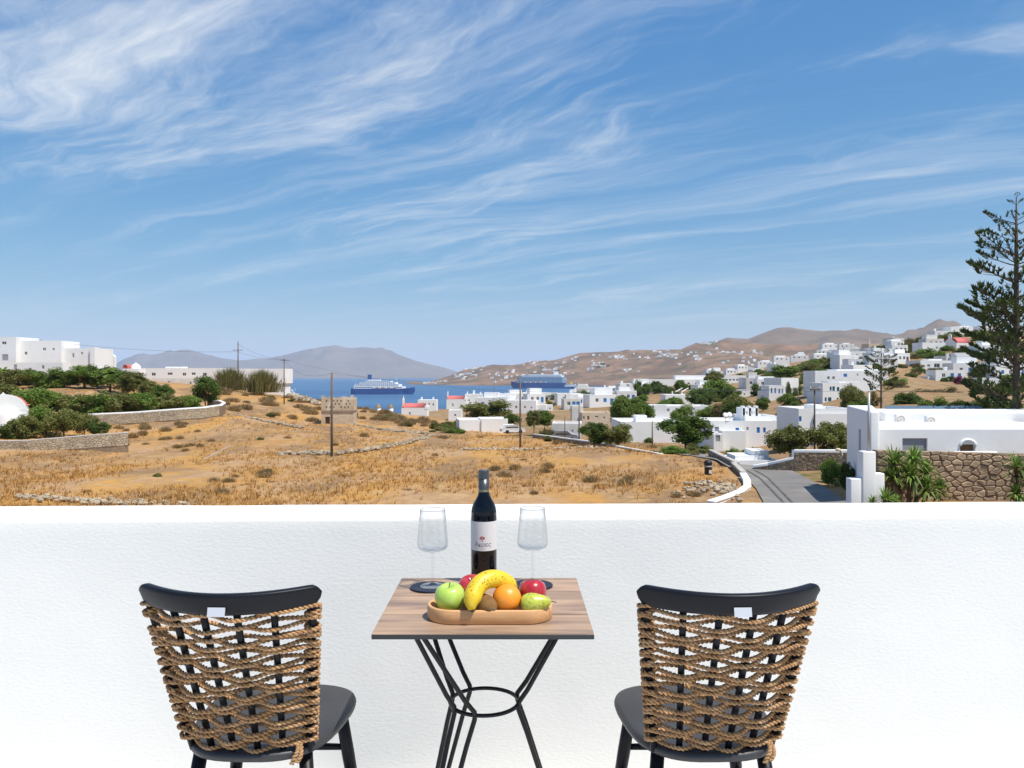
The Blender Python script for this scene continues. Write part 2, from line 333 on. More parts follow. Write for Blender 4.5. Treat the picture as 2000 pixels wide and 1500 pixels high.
# ridges of land across the water
def ridge_fn(prof, shore, back):
    pxp = [p[0] for p in prof]; pyp = [p[1] for p in prof]; sp = [p[0] for p in shore]; sd = [p[1] for p in shore]
    def fn(px, t, nzamp=0.17, seed=0):
        ds_ = np.interp(px, sp, sd); dr = ds_ + back; d = ds_ + (dr - ds_) * t
        zr = max(ZC + (HY - np.interp(px, pxp, pyp)) * dr / F - SEA, 0.5)
        k = t ** 0.85 if t <= 1 else max(0, 1 - (t - 1) * 1.2)
        x = (px - CX) * d / F
        s = back * 0.28
        nn = mnoise.fractal((x / s, d / s, seed), 0.9, 2.1, 6)
        z = SEA + zr * k * (1 + nzamp * nn * (1.6 if t < 0.95 else 0.35)) - (3 if t <= 0 else 0)
        return Vector((x, d, z))
    return fn
def ridge(name, label, fn, px0, px1, step, m, seed=0):
    ts = [0, .04, .1, .17, .24, .31, .38, .45, .52, .59, .66, .73, .8, .86, .91, .95, .98, 1, 1.06, 1.2, 1.5, 1.9]
    xs = np.arange(px0, px1 + .1, step); mb = MB()
    for t in ts:
        for p in xs: mb.v.append(tuple(fn(p, t, seed=seed)))
    n = len(xs)
    for i in range(len(ts) - 1):
        for j in range(n - 1): mb.f.append((i * n + j, i * n + j + 1, (i + 1) * n + j + 1, (i + 1) * n + j))
    return tag(mb.build(name, m, smooth=True), label, None, kind='structure')
HEAD = ridge_fn([(800, 751), (815, 749), (850, 742), (880, 733), (905, 722), (950, 715), (1000, 713), (1040, 711), (1090, 702), (1130, 690), (1170, 686), (1250, 684), (1330, 683), (1365, 672), (1400, 667), (1440, 668), (1500, 672), (1560, 675), (1700, 678), (1900, 680), (2300, 680)],
                [(800, 5000), (900, 4600), (1000, 4450), (1150, 4300), (1300, 4000), (1500, 3600), (1700, 3300), (2300, 3000)], 1500)
MOUNT = ridge_fn([(1300, 700), (1380, 672), (1420, 659), (1440, 662), (1460, 664), (1490, 654), (1520, 643), (1545, 641), (1570, 646), (1600, 648), (1640, 646), (1700, 652), (1750, 654), (1790, 648), (1815, 637), (1835, 631), (1855, 637), (1880, 646), (1950, 650), (2300, 655)],
                 [(1300, 5600), (2300, 5600)], 3000)
TINOS = ridge_fn([(150, 740), (200, 725), (225, 712), (245, 700), (270, 695), (320, 690), (350, 685), (367, 683), (390, 688), (430, 699), (470, 703), (520, 699), (560, 693), (590, 683), (630, 676), (655, 674), (680, 679), (705, 678), (740, 683), (780, 694), (820, 706), (860, 716), (890, 725), (905, 733), (930, 741)],
                 [(150, 15500), (930, 15500)], 2500)
mhead = mat('brown_heath', (0.27, 0.16, 0.092), 0.95, 0.1, var=(0.14, 0.085, 0.05), scale=0.005, var2=(0.085, 0.085, 0.04), scale2=0.011, detail=11, lo=.4, hi=.6)
ridge('headland', 'brown headland dotted with white houses across the bay', HEAD, 796, 2300, 6, mhead, 1)
ridge('mountain', 'bare brown mountain ridge behind the headland', MOUNT, 1300, 2300, 8, mat('mountain_scrub', (0.20, 0.135, 0.085), 0.95, 0.1, var=(0.11, 0.08, 0.055), scale=0.003, detail=9), 4)
ridge('island', 'hazy blue mountainous island on the horizon', TINOS, 150, 930, 5, mat('island_rock', (0.20, 0.165, 0.13), 0.95, 0.1, var=(0.15, 0.12, 0.10), scale=0.001, detail=9), 8)
# haze: one closed box of thin air round everything
hb = MB(); hb.box(-26000, 26000, -300, 44000, SEA - 12, 950)
mh = bpy.data.materials.new('thin_haze'); mh.use_nodes = True; N = mh.node_tree.nodes; N.remove(N['Principled BSDF'])
pv = N.new('ShaderNodeVolumePrincipled'); pv.inputs['Color'].default_value = (0.76, 0.86, 0.99, 1); pv.inputs['Density'].default_value = 3.6e-5; pv.inputs['Anisotropy'].default_value = 0.0
mh.node_tree.links.new(pv.outputs[0], N['Material Output'].inputs['Volume'])
tag(hb.build('haze', mh), 'thin summer sea haze over the bay', None, kind='stuff')
# road
def strip(name, label, pts, width, m, lift=0.09, nx=8):
    mb = MB(); path = [Vector(((px - CX) * d / F, d)) for px, d in pts]
    dense = []
    for i in range(len(path) - 1):
        for k in range(8): dense.append(path[i].lerp(path[i + 1], k / 8))
    dense.append(path[-1]); n = len(dense)
    for i, p in enumerate(dense):
        t = (dense[min(i + 2, n - 1)] - dense[max(i - 2, 0)]).normalized(); s = Vector((t.y, -t.x))
        for k in range(nx + 1):
            q = p + s * width * (k / nx - 0.5); mb.v.append((q.x, q.y, ground(q.x, q.y) + lift))
    for i in range(n - 1):
        for k in range(nx): a = i * (nx + 1) + k; mb.f.append((a, a + 1, a + nx + 2, a + nx + 1))
    return tag(mb.build(name, m, smooth=True), label, None, kind='structure')
strip('road', 'grey asphalt lane curving down past the white walls', [(1610, 32), (1590, 42), (1565, 50), (1545, 56), (1520, 62), (1490, 68), (1450, 74), (1390, 80), (1330, 86)], 4.6, M['asphalt'])

mtyre = mat('tyre_rubber_mark', (0.085, 0.08, 0.075), 0.9, 0.2, var=(0.14, 0.13, 0.12), scale=1.5)
for o_ in (-14, 2): strip('tyre_mark', 'dark curved tyre mark on the asphalt lane', [(1566 + o_, 44), (1540 + o_, 50), (1520 + o_, 56), (1500 + o_, 62), (1472 + o_, 68)], .16, mtyre, .115, 2)
# ------------------------------------------------------------------ buildings
def facade(mb, x0, x1, z0, z1, y, holes, dep=0.16):
    xs = sorted(set([x0, x1] + [min(max(h[0] + s * h[2] / 2, x0 + .02), x1 - .02) for h in holes for s in (-1, 1)]))
    zs = sorted(set([z0, z1] + [min(max(h[1] + s * h[3] / 2, z0 + .02), z1 - .02) for h in holes for s in (-1, 1)]))
    for i in range(len(xs) - 1):
        for j in range(len(zs) - 1):
            cx, cz = (xs[i] + xs[i + 1]) / 2, (zs[j] + zs[j + 1]) / 2
            if any(abs(cx - h[0]) < h[2] / 2 and abs(cz - h[1]) < h[3] / 2 for h in holes): continue
            mb.add([(xs[i], y, zs[j]), (xs[i + 1], y, zs[j]), (xs[i + 1], y, zs[j + 1]), (xs[i], y, zs[j + 1])], [(0, 1, 2, 3)])
    for hx, hz, w, h in holes:
        a, b_, c, d_ = max(hx - w / 2, x0 + .02), min(hx + w / 2, x1 - .02), max(hz - h / 2, z0 + .02), min(hz + h / 2, z1 - .02)
        for q in ([(a, y, c), (a, y + dep, c), (a, y + dep, d_), (a, y, d_)], [(b_, y, c), (b_, y, d_), (b_, y + dep, d_), (b_, y + dep, c)],
                  [(a, y, d_), (a, y + dep, d_), (b_, y + dep, d_), (b_, y, d_)], [(a, y, c), (b_, y, c), (b_, y + dep, c), (a, y + dep, c)]):
            mb.add(q, [(0, 1, 2, 3)])
def wallbox(mb, x0, x1, y0, y1, z0, z1, holes=(), par=0.3):
    facade(mb, x0, x1, z0, z1, y0, holes)
    t = 0.22
    mb.add([(x0, y0, z0), (x1, y0, z0), (x1, y1, z0), (x0, y1, z0), (x0, y0, z1), (x1, y0, z1), (x1, y1, z1), (x0, y1, z1)],
           [(1, 2, 6, 5), (2, 3, 7, 6), (3, 0, 4, 7)])
    if par and x1 - x0 > 1 and y1 - y0 > 1:
        i = [(x0 + t, y0 + t), (x1 - t, y0 + t), (x1 - t, y1 - t), (x0 + t, y1 - t)]; o = [(x0, y0), (x1, y0), (x1, y1), (x0, y1)]
        vs = [(*p, z1) for p in o] + [(*p, z1) for p in i] + [(*p, z1 - par) for p in i]
        fs = [(k, (k + 1) % 4, 4 + (k + 1) % 4, 4 + k) for k in range(4)] + [(4 + k, 4 + (k + 1) % 4, 8 + (k + 1) % 4, 8 + k) for k in range(4)] + [(8, 9, 10, 11)]
        mb.add(vs, fs)
    else: mb.add([(x0, y0, z1), (x1, y0, z1), (x1, y1, z1), (x0, y1, z1)], [(0, 1, 2, 3)])
def add_window(root, hx, hz, w, h, y, sty):
    fm = {'d': 'wframe', 'b': 'blue', 't': 'teal', 'g': 'greyp', 'D': 'blue', 'n': 'brownp', 'v': 'wframe'}[sty[0]]
    f = 0.09 if min(w, h) > 0.7 else 0.06
    mb = MB(); y0, y1 = y + 0.05, y + 0.13
    for q in ((-w / 2, -w / 2 + f, -h / 2, h / 2), (w / 2 - f, w / 2, -h / 2, h / 2), (-w / 2 + f, w / 2 - f, h / 2 - f, h / 2), (-w / 2 + f, w / 2 - f, -h / 2, -h / 2 + f), (-f / 2.5, f / 2.5, -h / 2 + f, h / 2 - f)):
        mb.box(hx + q[0], hx + q[1], y0, y1, hz + q[2], hz + q[3])
    if sty[0] in 'bDng':                       # closed shutter or door leaves
        mb.box(hx - w / 2 + f, hx - f / 2.5, y0 + .02, y1 - .01, hz - h / 2 + f, hz + h / 2 - f); mb.box(hx + f / 2.5, hx + w / 2 - f, y0 + .02, y1 - .01, hz - h / 2 + f, hz + h / 2 - f)
        return mb.build('door' if sty[0] in 'Dn' else 'shutter', M[fm], root)
    o = mb.build('window', M[fm], root)
    g = MB(); g.box(hx - w / 2 + f, hx + w / 2 - f, y1 - .04, y1 - .02, hz - h / 2 + f, hz + h / 2 - f); g.build('pane', M['pane'], o)
    return o
def house(label, px0, px1, top, base, d, depth=7, wins=(), yaw=0, blocks=(), chim=(), m='white', name='house', cat='house', sink=3.5, group=None, par=0.3):
    k = d / F; c = (px0 + px1) / 2; root = thing(name, label, cat, P(c, base, d), R(yaw), group)
    def blk(px0, px1, top, base_, y0, depth, wins, nm='wall', mm=m):
        mb = MB(); hs = [((w[0] - c) * k, (base - w[1]) * k, w[2] * k, w[3] * k) for w in wins]
        wallbox(mb, (px0 - c) * k, (px1 - c) * k, y0, y0 + depth, (base - base_) * k - sink, (base - top) * k, hs, par)
        mb.build(nm, M[mm], root)
        for w, h in zip(wins, hs): add_window(root, h[0], h[1], h[2], h[3], y0, w[4] if len(w) > 4 else 'd')
    blk(px0, px1, top, base, 0, depth, wins)
    for b_ in blocks: blk(b_[0], b_[1], b_[2], b_[3], b_[4], b_[5], b_[6] if len(b_) > 6 else (), 'wing')
    for cp in chim:
        mb = MB(); x = (cp[0] - c) * k; w = cp[1] * k / 2; z = (base - (cp[3] if len(cp) > 3 else top)) * k; yy = depth * .45
        mb.box(x - w, x + w, yy - w, yy + w, z - .4, z + cp[2] * k); mb.box(x - w * 1.25, x + w * 1.25, yy - w * 1.25, yy + w * 1.25, z + cp[2] * k * .72, z + cp[2] * k * .86)
        mb.build('chimney', M[m], root)
    return root
# ------------------------------------------------------------------ vegetation
def crown_mesh(name, m, seed, n=3800, clumps=26, leaf=0.055, flat=1.0, hollow=0.45, shape='round'):
    r = random.Random(seed); mb = MB(); cs = []
    while len(cs) < clumps:
        p = Vector((r.uniform(-1, 1), r.uniform(-1, 1), r.uniform(-1, 1)))
        if not (hollow < p.length < 0.86): continue
        if shape == 'cone' and math.hypot(p.x, p.y) > 0.12 + 0.42 * (1 - (p.z + 1) / 2): continue
        if shape == 'dome' and p.z < -0.45: continue
        cs.append((p, r.uniform(0.20, 0.36)))
    for i in range(n):
        c, rad = cs[i % clumps]
        g = Vector((r.gauss(0, 1), r.gauss(0, 1), r.gauss(0, 1))).normalized() * rad * (r.random() ** 0.45)
        p = c + g; p.z *= flat
        s = leaf * r.uniform(0.6, 1.35); a = Vector((r.gauss(0, 1), r.gauss(0, 1), r.gauss(0, 1))).normalized(); b_ = a.orthogonal().normalized()
        b_ = (Quaternion(a, r.uniform(0, 6.28)) @ b_); e = a * s; f = b_ * s * 0.5
        mb.add([p - e, p + f, p + e, p - f], [(0, 1, 2, 3)])
    return mb.mesh(name, m)
def trunk_mesh(name, seed, h=1.0, limbs=6, r0=0.07):
    r = random.Random(seed); mb = MB(); top = Vector((r.uniform(-.1, .1), r.uniform(-.1, .1), h * 0.55))
    mb.tube([(0, 0, -0.3), (0, 0, 0), top * .5 + Vector((r.uniform(-.04, .04), 0, 0)), top], [r0 * 1.3, r0 * 1.1, r0 * .85, r0 * .7], 8)
    for i in range(limbs):
        a = i * 6.28 / limbs + r.uniform(-.4, .4); l = r.uniform(.45, .75); e = top + Vector((math.cos(a) * l, math.sin(a) * l, r.uniform(.35, .9) * h))
        mb.tube([top * .92, top.lerp(e, .5) + Vector((0, 0, .06)), e], [r0 * .55, r0 * .35, r0 * .12], 6)
    return mb.mesh(name, M['bark'], True)
CR = {}
for k, mm in (('dark', 'leaf_dark'), ('mid', 'leaf_mid'), ('olive', 'leaf_olive')):
    CR[k] = [crown_mesh('crown', M[mm], 10 + i, 9500, 46, 0.058, hollow=0.3, shape='round') for i in range(3)]
CR['dry'] = [crown_mesh('crown', M['leaf_dry'], 31, 5000, 34, 0.055, hollow=0.3)]
def tuft_mesh(seed, n=420):
    r = random.Random(seed); mb = MB()
    for i in range(n):
        a = r.uniform(0, 6.28); o = r.random() ** .7 * .75; b0 = Vector((math.cos(a) * o, math.sin(a) * o, -.7)); l = r.uniform(.5, 1.5) * (1.15 - o * .6)
        e = b0 + Vector((math.cos(a) * .35 * r.random() + r.gauss(0, .16), math.sin(a) * .35 * r.random() + r.gauss(0, .16), l)); s = Vector((r.gauss(0, 1), r.gauss(0, 1), 0)).normalized() * .028
        m_ = b0.lerp(e, .55) + Vector((r.gauss(0, .04), r.gauss(0, .04), 0)); mb.add([b0 - s, b0 + s, m_ + s, m_ - s, e], [(0, 1, 2, 3), (3, 2, 4)])
    return mb.mesh('foliage', M['leaf_grey'])
CR['grey'] = [tuft_mesh(40 + i) for i in range(3)]
CR['cone'] = [crown_mesh('crown', M['leaf_dark'], 50, 7000, 50, 0.05, hollow=0.0, shape='cone')]
CR['pink'] = [crown_mesh('crown', M['leaf_pink'], 61, 5000, 34, 0.055, hollow=.3)]
TR = [trunk_mesh('trunk', s) for s in (1, 2, 3)]
_tc = [0]
def tree(label, px0, px1, top, base, d, kind='mid', name='tree', cat='tree', group=None, trunk=0.35, depth=None, sink=0.3):
    _tc[0] += 1; i = _tc[0]; k = d / F
    loc = P((px0 + px1) / 2, base, d); w = (px1 - px0) * k / 2 * 1.12; h = (base - top) * k
    t = thing(name, label, cat, loc, rnd.uniform(0, 6.28), group)
    ms = CR[kind]; ch = h * (1 - trunk) * 0.56
    inst('crown', ms[i % len(ms)], t, (0, 0, h - ch * 0.95), (0, 0, rnd.uniform(0, 6.28)), (w, depth or w, ch))
    inst('trunk', TR[i % 3], t, (0, 0, -sink), None, (w * .6, w * .6, max(h * .6, .5)))
    return t
def shrub(label, px0, px1, top, base, d, kind='mid', group=None, name='shrub', cat='shrub'):
    k = d / F; w = (px1 - px0) * k / 2 * 1.1; h = (base - top) * k; _tc[0] += 1
    t = thing(name, label, cat, P((px0 + px1) / 2, base, d), rnd.uniform(0, 6.28), group)
    ms = CR[kind]; inst('foliage', ms[_tc[0] % len(ms)], t, (0, 0, h * .42), None, (w, w, h * .62))
    return t
# ---- araucaria with upswept tiers
def araucaria_branch(seed, dense):
    r = random.Random(seed); st = MB(); fo = MB()
    zf = lambda x: -0.02 + .42 * x ** 1.25 - .04 * x
    path = [Vector((x, 0, zf(x))) for x in np.linspace(0, 1, 7)]
    st.tube(path, [.020, .018, .016, .014, .011, .008, .004], 5)
    def tuft(p, dirv, size, nf):
        for _ in range(nf):
            dv = (dirv + Vector((r.gauss(0, .45), r.gauss(0, .45), r.gauss(.25, .35)))).normalized(); L_ = size * r.uniform(.6, 1.15)
            s = dv.orthogonal().normalized() * size * .085; q = dv.cross(s)
            m_ = p + dv * L_ * .55 + Vector((0, 0, .03 * size)); e = p + dv * L_ + Vector((0, 0, .16 * size))
            fo.add([p + s, p - s * .5 + q * .9, p - s * .5 - q * .9, m_ + s * 1.3, m_ - s * .65 + q * 1.1, m_ - s * .65 - q * 1.1, e],
                   [(0, 1, 4, 3), (1, 2, 5, 4), (2, 0, 3, 5), (3, 4, 6), (4, 5, 6), (5, 3, 6)])
    nb = 7 if dense else 5
    for i in range(nb):
        x = (0.30 if dense else 0.50) + (1 - (0.30 if dense else .50)) * i / (nb - 1); c = Vector((x, 0, zf(x)))
        for s in (-1, 1):
            ln = (1.05 - x) * 0.42 + .10; e = c + Vector((ln * .75, s * ln * .75, .10 * ln + .04))
            if i < nb - 1:
                st.tube([c, c.lerp(e, .5), e], [.008, .006, .003], 4)
                tuft(e, Vector((.6, s * .45, .55)), .13, 8)
                if dense: tuft(c.lerp(e, .55), Vector((.4, s * .5, .6)), .12, 5)
        tuft(c, Vector((.6, 0, .75)), .13, 7 if dense else 5)
    tuft(Vector((1, 0, zf(1))), Vector((.8, 0, .55)), .15, 12)
    return st.mesh('branch', M['bark'], True), fo.mesh('foliage', M['needle'])
AB = [araucaria_branch(s, s > 2) for s in (1, 2, 3, 4, 5)]
def araucaria(label, px, top, base, d, spread_px, tiers, nbr=6):
    k = d / F; h = (base - top) * k; t = thing('araucaria_tree', label, 'tree', P(px, base, d), 0.3)
    tb = MB(); rb = h * 0.0165; tb.tube([(0, 0, -1.5), (0, 0, 0), (0.02 * rb, 0, h * .4), (0, 0, h * .8), (0, 0, h * .995)], [rb * 1.15, rb, rb * .72, rb * .42, rb * .12], 10); tb.build('trunk', M['bark'], t, True)
    r = random.Random(5)
    for i, (f, ln, dense) in enumerate(tiers):
        a0 = r.uniform(0, 6.28); n = nbr if ln > .4 else 5
        for j in range(n):
            a = a0 + j * 6.28 / n + r.uniform(-.18, .18); L_ = spread_px * k * ln * r.uniform(.82, 1.12)
            st, fo = AB[2 + r.randrange(3)] if dense else AB[r.randrange(2)]
            o = inst('branch', st, t, (0, 0, h * f + r.uniform(-.012, .012) * h), (0, r.uniform(-.16, .06) - (.25 if f > .93 else 0), a), (L_, L_ * (1.15 if dense else .95), L_))
            inst('foliage', fo, o)
    return t
def rosette_mesh(seed, n=75, m='leaf_yucca', droop=.35):
    r = random.Random(seed); mb = MB()
    for i in range(n):
        a = r.uniform(0, 6.28); el = r.uniform(-.5, 1.35); L_ = r.uniform(.75, 1.05); w = .045
        d0 = Vector((math.cos(a) * math.cos(el), math.sin(a) * math.cos(el), math.sin(el))); s = Vector((-math.sin(a), math.cos(a), 0)) * w
        p0 = d0 * .06; p1 = d0 * L_ * .5 + Vector((0, 0, .04)); p2 = d0 * L_ + Vector((0, 0, -droop * L_ * math.cos(el) * r.uniform(.3, 1)))
        u_ = Vector((0, 0, .018)); mb.add([p0 - s * .7, p0 + s * .7, p1 + s, p1 + u_ * 0 - s, p2], [(0, 1, 2, 3), (3, 2, 4)])
    return mb.mesh('leaf_rosette', M[m])
RO = [rosette_mesh(s) for s in (1, 2, 3)]; RODRY = rosette_mesh(9, 45, 'leaf_dry', .9)
def yucca(label, px, base, d, heads):
    k = d / F; root = thing('yucca', label, 'yucca', P(px, base, d))
    for i, (hx, hy, hr, dy) in enumerate(heads):
        p = Vector(((hx - px) * k, dy, (base - hy) * k)); mb = MB(); mb.tube([(p.x * .35, dy * .4, -.5), (p.x * .55, dy * .6, p.z * .4), tuple(p)], [.11, .09, .07], 7); mb.build('stem', M['bark'], root, True)
        inst('leaf_rosette', RO[i % 3], root, p, (0, 0, i * 1.3), hr * k)
        if i % 2 == 0: inst('dead_leaves', RODRY, root, p - Vector((0, 0, hr * k * .35)), (0, 0, i), hr * k * .7)
    return root
def palm(label, px, top, base, d, spread, group):
    k = d / F; h = (base - top) * k; t = thing('palm', label, 'palm', P(px, base, d), 0, group)
    mb = MB(); mb.tube([(0, 0, -1), (0, 0, h * .3), (0, 0, h * .6)], [.28, .24, .22], 8); mb.build('trunk', M['bark'], t, True)
    r = random.Random(int(px)); L_ = spread * k
    for i in range(20):
        fm = MB(); a = i * 2.4; el = r.uniform(.1, 1.25); prev = None
        for j in range(9):
            s = j / 8; p = Vector((s * L_ * math.cos(el), 0, h * .6 + s * L_ * math.sin(el) - s * s * L_ * .45))
            w = L_ * .20 * math.sin(math.pi * min(1, s * .9 + .1))
            if prev:
                for q in (-1, 1):
                    fm.add([prev[0], p, p + Vector((.05 * L_, q * w, -.10 * L_)), prev[0] + Vector((.07 * L_, q * prev[1], -.08 * L_))], [(0, 1, 2, 3)])
            prev = (p, w)
        fm.build('frond', M['leaf_mid'], t).rotation_euler = (0, 0, a)
    return t
def reed_clump(label, px0, px1, top, base, d, seed):
    k = d / F; w = (px1 - px0) * k / 2; h = (base - top) * k; t = thing('reed_clump', label, 'reeds', P((px0 + px1) / 2, base, d)); r = random.Random(seed)
    a_, b_ = MB(), MB()
    for i in range(1500):
        x, y = r.gauss(0, .42) * w, r.gauss(0, .4) * w; hh = h * r.uniform(.45, 1.05) * (1 - .25 * abs(x) / w); lean = Vector((x * .35 + r.gauss(0, .12) * h, r.gauss(0, .1) * h, 0)); s = Vector((.045, 0, 0)) if i % 2 else Vector((0, .045, 0))
        p0 = Vector((x, y, -.3)); p1 = p0 + lean * .4 + Vector((0, 0, hh * .6)); p2 = p0 + lean + Vector((0, 0, hh))
        (a_ if r.random() < .62 else b_).add([p0 - s, p0 + s, p1 + s * 1.4, p1 - s * 1.4, p2], [(0, 1, 2, 3), (3, 2, 4)])
    a_.build('dry_stalks', M['leaf_dry'], t); b_.build('green_stalks', M['leaf_olive'], t); return t
# ------------------------------------------------------------------ walls of stone
def voronoi_stones(w, h, size, seed, aspect=0.62):
    r = random.Random(seed); nx = max(2, int(w / size)); ny = max(2, int(h / (size * aspect))); pts = []
    for j in range(-1, ny + 1):
        for i in range(-1, nx + 1):
            pts.append(((i + .5 + (.5 if j % 2 else 0) + r.uniform(-.46, .46)) * w / nx, (j + .5 + r.uniform(-.34, .34)) * h / ny))
    out = []
    for a in pts:
        poly = [(0, 0), (w, 0), (w, h), (0, h)]
        near = sorted(pts, key=lambda q: (q[0] - a[0]) ** 2 + ((q[1] - a[1]) * 1.6) ** 2)[1:18]
        for q in near:
            mx_, my_ = (a[0] + q[0]) / 2, (a[1] + q[1]) / 2; nx_, ny_ = q[0] - a[0], (q[1] - a[1]) * 2.6; new = []
            for i in range(len(poly)):
                p, s = poly[i], poly[(i + 1) % len(poly)]; dp = (p[0] - mx_) * nx_ + (p[1] - my_) * ny_; dsv = (s[0] - mx_) * nx_ + (s[1] - my_) * ny_
                if dp <= 0: new.append(p)
                if dp * dsv < 0: tt = dp / (dp - dsv); new.append((p[0] + (s[0] - p[0]) * tt, p[1] + (s[1] - p[1]) * tt))
            poly = new
            if len(poly) < 3: break
        if len(poly) < 3: continue
        ar = abs(sum(poly[i][0] * poly[(i + 1) % len(poly)][1] - poly[(i + 1) % len(poly)][0] * poly[i][1] for i in range(len(poly)))) / 2
        if ar < size * size * .06: continue
        c = (sum(p[0] for p in poly) / len(poly), sum(p[1] for p in poly) / len(poly)); out.append((poly, c))
    return out
def stone_geo(mb, poly, c, r, gap=0.93, proud=0.07, y0=0.0, top=None):
    n = len(poly); hgt = proud * r.uniform(.6, 1.4); rings = []
    for s, yy in ((gap, .03), (gap * .97, -hgt * .55), (gap * .74, -hgt)):
        rings.append([(c[0] + (p[0] - c[0]) * s + r.uniform(-.012, .012), y0 + yy + (r.uniform(-.012, .012) if yy < 0 else 0), c[1] + (p[1] - c[1]) * s + r.uniform(-.012, .012)) for p in poly])
    vs = [q for g in rings for q in g]
    mb.add(vs, [(k * n + i, k * n + (i + 1) % n, (k + 1) * n + (i + 1) % n, (k + 1) * n + i) for k in range(2) for i in range(n)] + [tuple(2 * n + i for i in range(n))])
def wall_path(name, label, pts, h, thick, m, cap=None, capm=None, stones=None, cat='wall', seed=3, hs=None, sink=1.0):
    """pts (px, top_py, d): the wall follows the surveyed top line"""
    root = thing(name, label, cat, P(*pts[0])); o = root.location.copy(); mb = MB(); cb = MB(); sb = MB(); tops = [P(*p) - o for p in pts]; r = random.Random(seed)
    for i in range(len(tops) - 1):
        a, b_ = tops[i], tops[i + 1]; t = (b_ - a); t2 = Vector((t.x, t.y, 0)); L_ = t2.length; t2.normalize(); nrm = Vector((-t2.y, t2.x, 0))
        if nrm.y < 0: nrm = -nrm
        q = nrm * thick
        lo = Vector((0, 0, -h - sink)); e = Vector((0, 0, 0.0)); ov = t2 * .004
        vs = [a + lo, b_ + lo, b_, a, a + q + lo, b_ + q + lo, b_ + q, a + q]; mb.add(vs, [(0, 1, 2, 3), (5, 4, 7, 6), (3, 2, 6, 7), (1, 5, 6, 2), (4, 0, 3, 7)])
        if cap:
            u_ = Vector((0, 0, cap)); g = nrm * .05
            vs = [a - g, b_ - g, b_ + q + g, a + q + g]; vs = [p + Vector((0, 0, .003)) for p in vs] + [p + u_ for p in vs]
            cb.add(vs, [(0, 1, 5, 4), (1, 2, 6, 5), (2, 3, 7, 6), (3, 0, 4, 7), (4, 5, 6, 7)])
        if stones:
            tmp = MB()
            for poly, c in voronoi_stones(L_, h, stones, seed + i): stone_geo(tmp, poly, c, r, .92, .05)
            sl_ = (b_.z - a.z) / max(L_, .01)
            sb.add([a + t2 * v_[0] + nrm * v_[1] + Vector((0, 0, v_[2] - h + sl_ * v_[0])) for v_ in tmp.v], tmp.f)
    mb.build('core' if stones else 'wall', M[m], root)
    if cap: bevel(cb.build('coping', M[capm], root), .04, 2)
    if stones: tag(sb.build('stones', M['stone_pale' if m == 'mortar' and stones > .35 else 'stone_dark'], root), None, None, kind='stuff')
    return root
def blob(mb, c, s, r, sq=.7):
    vs = [];
    for z, n in ((-.8, 5), (-.1, 7), (.55, 6)):
        rr = math.sqrt(max(.05, 1 - z * z))
        for k in range(n): a = k * 6.28 / n + r.uniform(-.3, .3); vs.append((z, a, rr * r.uniform(.75, 1.2), n))
    rings = []; b0 = len(mb.v); i = 0
    for z, n in ((-.8, 6), (0, 6), (.7, 6)):
        rr = math.sqrt(max(.08, 1 - z * z)); ring = []
        for k in range(n):
            a = k * 6.28 / n + r.uniform(-.25, .25); q = rr * r.uniform(.75, 1.2)
            mb.v.append((c[0] + math.cos(a) * q * s, c[1] + math.sin(a) * q * s * .8, c[2] + z * s * sq * r.uniform(.8, 1.1))); ring.append(b0 + i); i += 1
        rings.append(ring)
    for a_, b_ in zip(rings, rings[1:]):
        for k in range(6): mb.f.append((a_[k], a_[(k + 1) % 6], b_[(k + 1) % 6], b_[k]))
    mb.f.append(tuple(rings[2])); mb.f.append(tuple(reversed(rings[0])))
def rubble(label, pts, n, size, spread=.5, seed=1, name='rubble_wall', cat='wall'):
    root = thing(name, label, cat, on_ground(*pts[0])); o = root.location.copy(); mb = MB(); r = random.Random(seed)
    for i in range(n):
        s = r.random() * (len(pts) - 1); j = int(s); t = s - j; px = pts[j][0] + (pts[j + 1][0] - pts[j][0]) * t; d = pts[j][1] + (pts[j + 1][1] - pts[j][1]) * t
        p = on_ground(px, d + r.gauss(0, spread)); sz = size * r.uniform(.45, 1.3); blob(mb, p - o + Vector((r.gauss(0, .15), 0, sz * r.uniform(.1, .9))), sz, r)
    tag(mb.build('stones', M['stone_pale'], root), None, None, kind='stuff'); return root
# ------------------------------------------------------------------ poles and cables
def pole(label, px, top, base, d, arms=(), r0=0.13, m='pole', insul=True):
    k = d / F; h = (base - top) * k; t = thing('utility_pole', label, 'pole', P(px, base, d)); mb = MB()
    mb.tube([(0, 0, -1), (0, 0, h * .5), (0, 0, h)], [r0, r0 * .86, r0 * .7], 9); mb.build('post', M[m], t, True)
    for z, w in arms:
        a = MB(); a.box(-w, w, -.2, -.09, h - z - .07, h - z + .07); ar = a.build('crossarm', M[m], t)
        for s in (-.9, 0, .9):
            if s == 0 and z > .2: continue
            i_ = MB(); i_.lathe([(0, .08), (.03, .08), (.03, .14), (.06, .16), (.06, .22), (.03, .26), (0, .27)], 8, (s * w, -.145, h - z)); i_.build('insulator', M['wframe'], ar, True)
    return t
def cable(label, a, b_, sag, r=.018):
    root_a = Vector(a); pts = [root_a.lerp(Vector(b_), s / 20) - Vector((0, 0, sag * 4 * (s / 20) * (1 - s / 20))) - root_a for s in range(21)]
    mb = MB(); mb.tube(pts, r, 5); return tag(mb.build('power_cable', M['cable'], loc=root_a), label, 'cable', None)
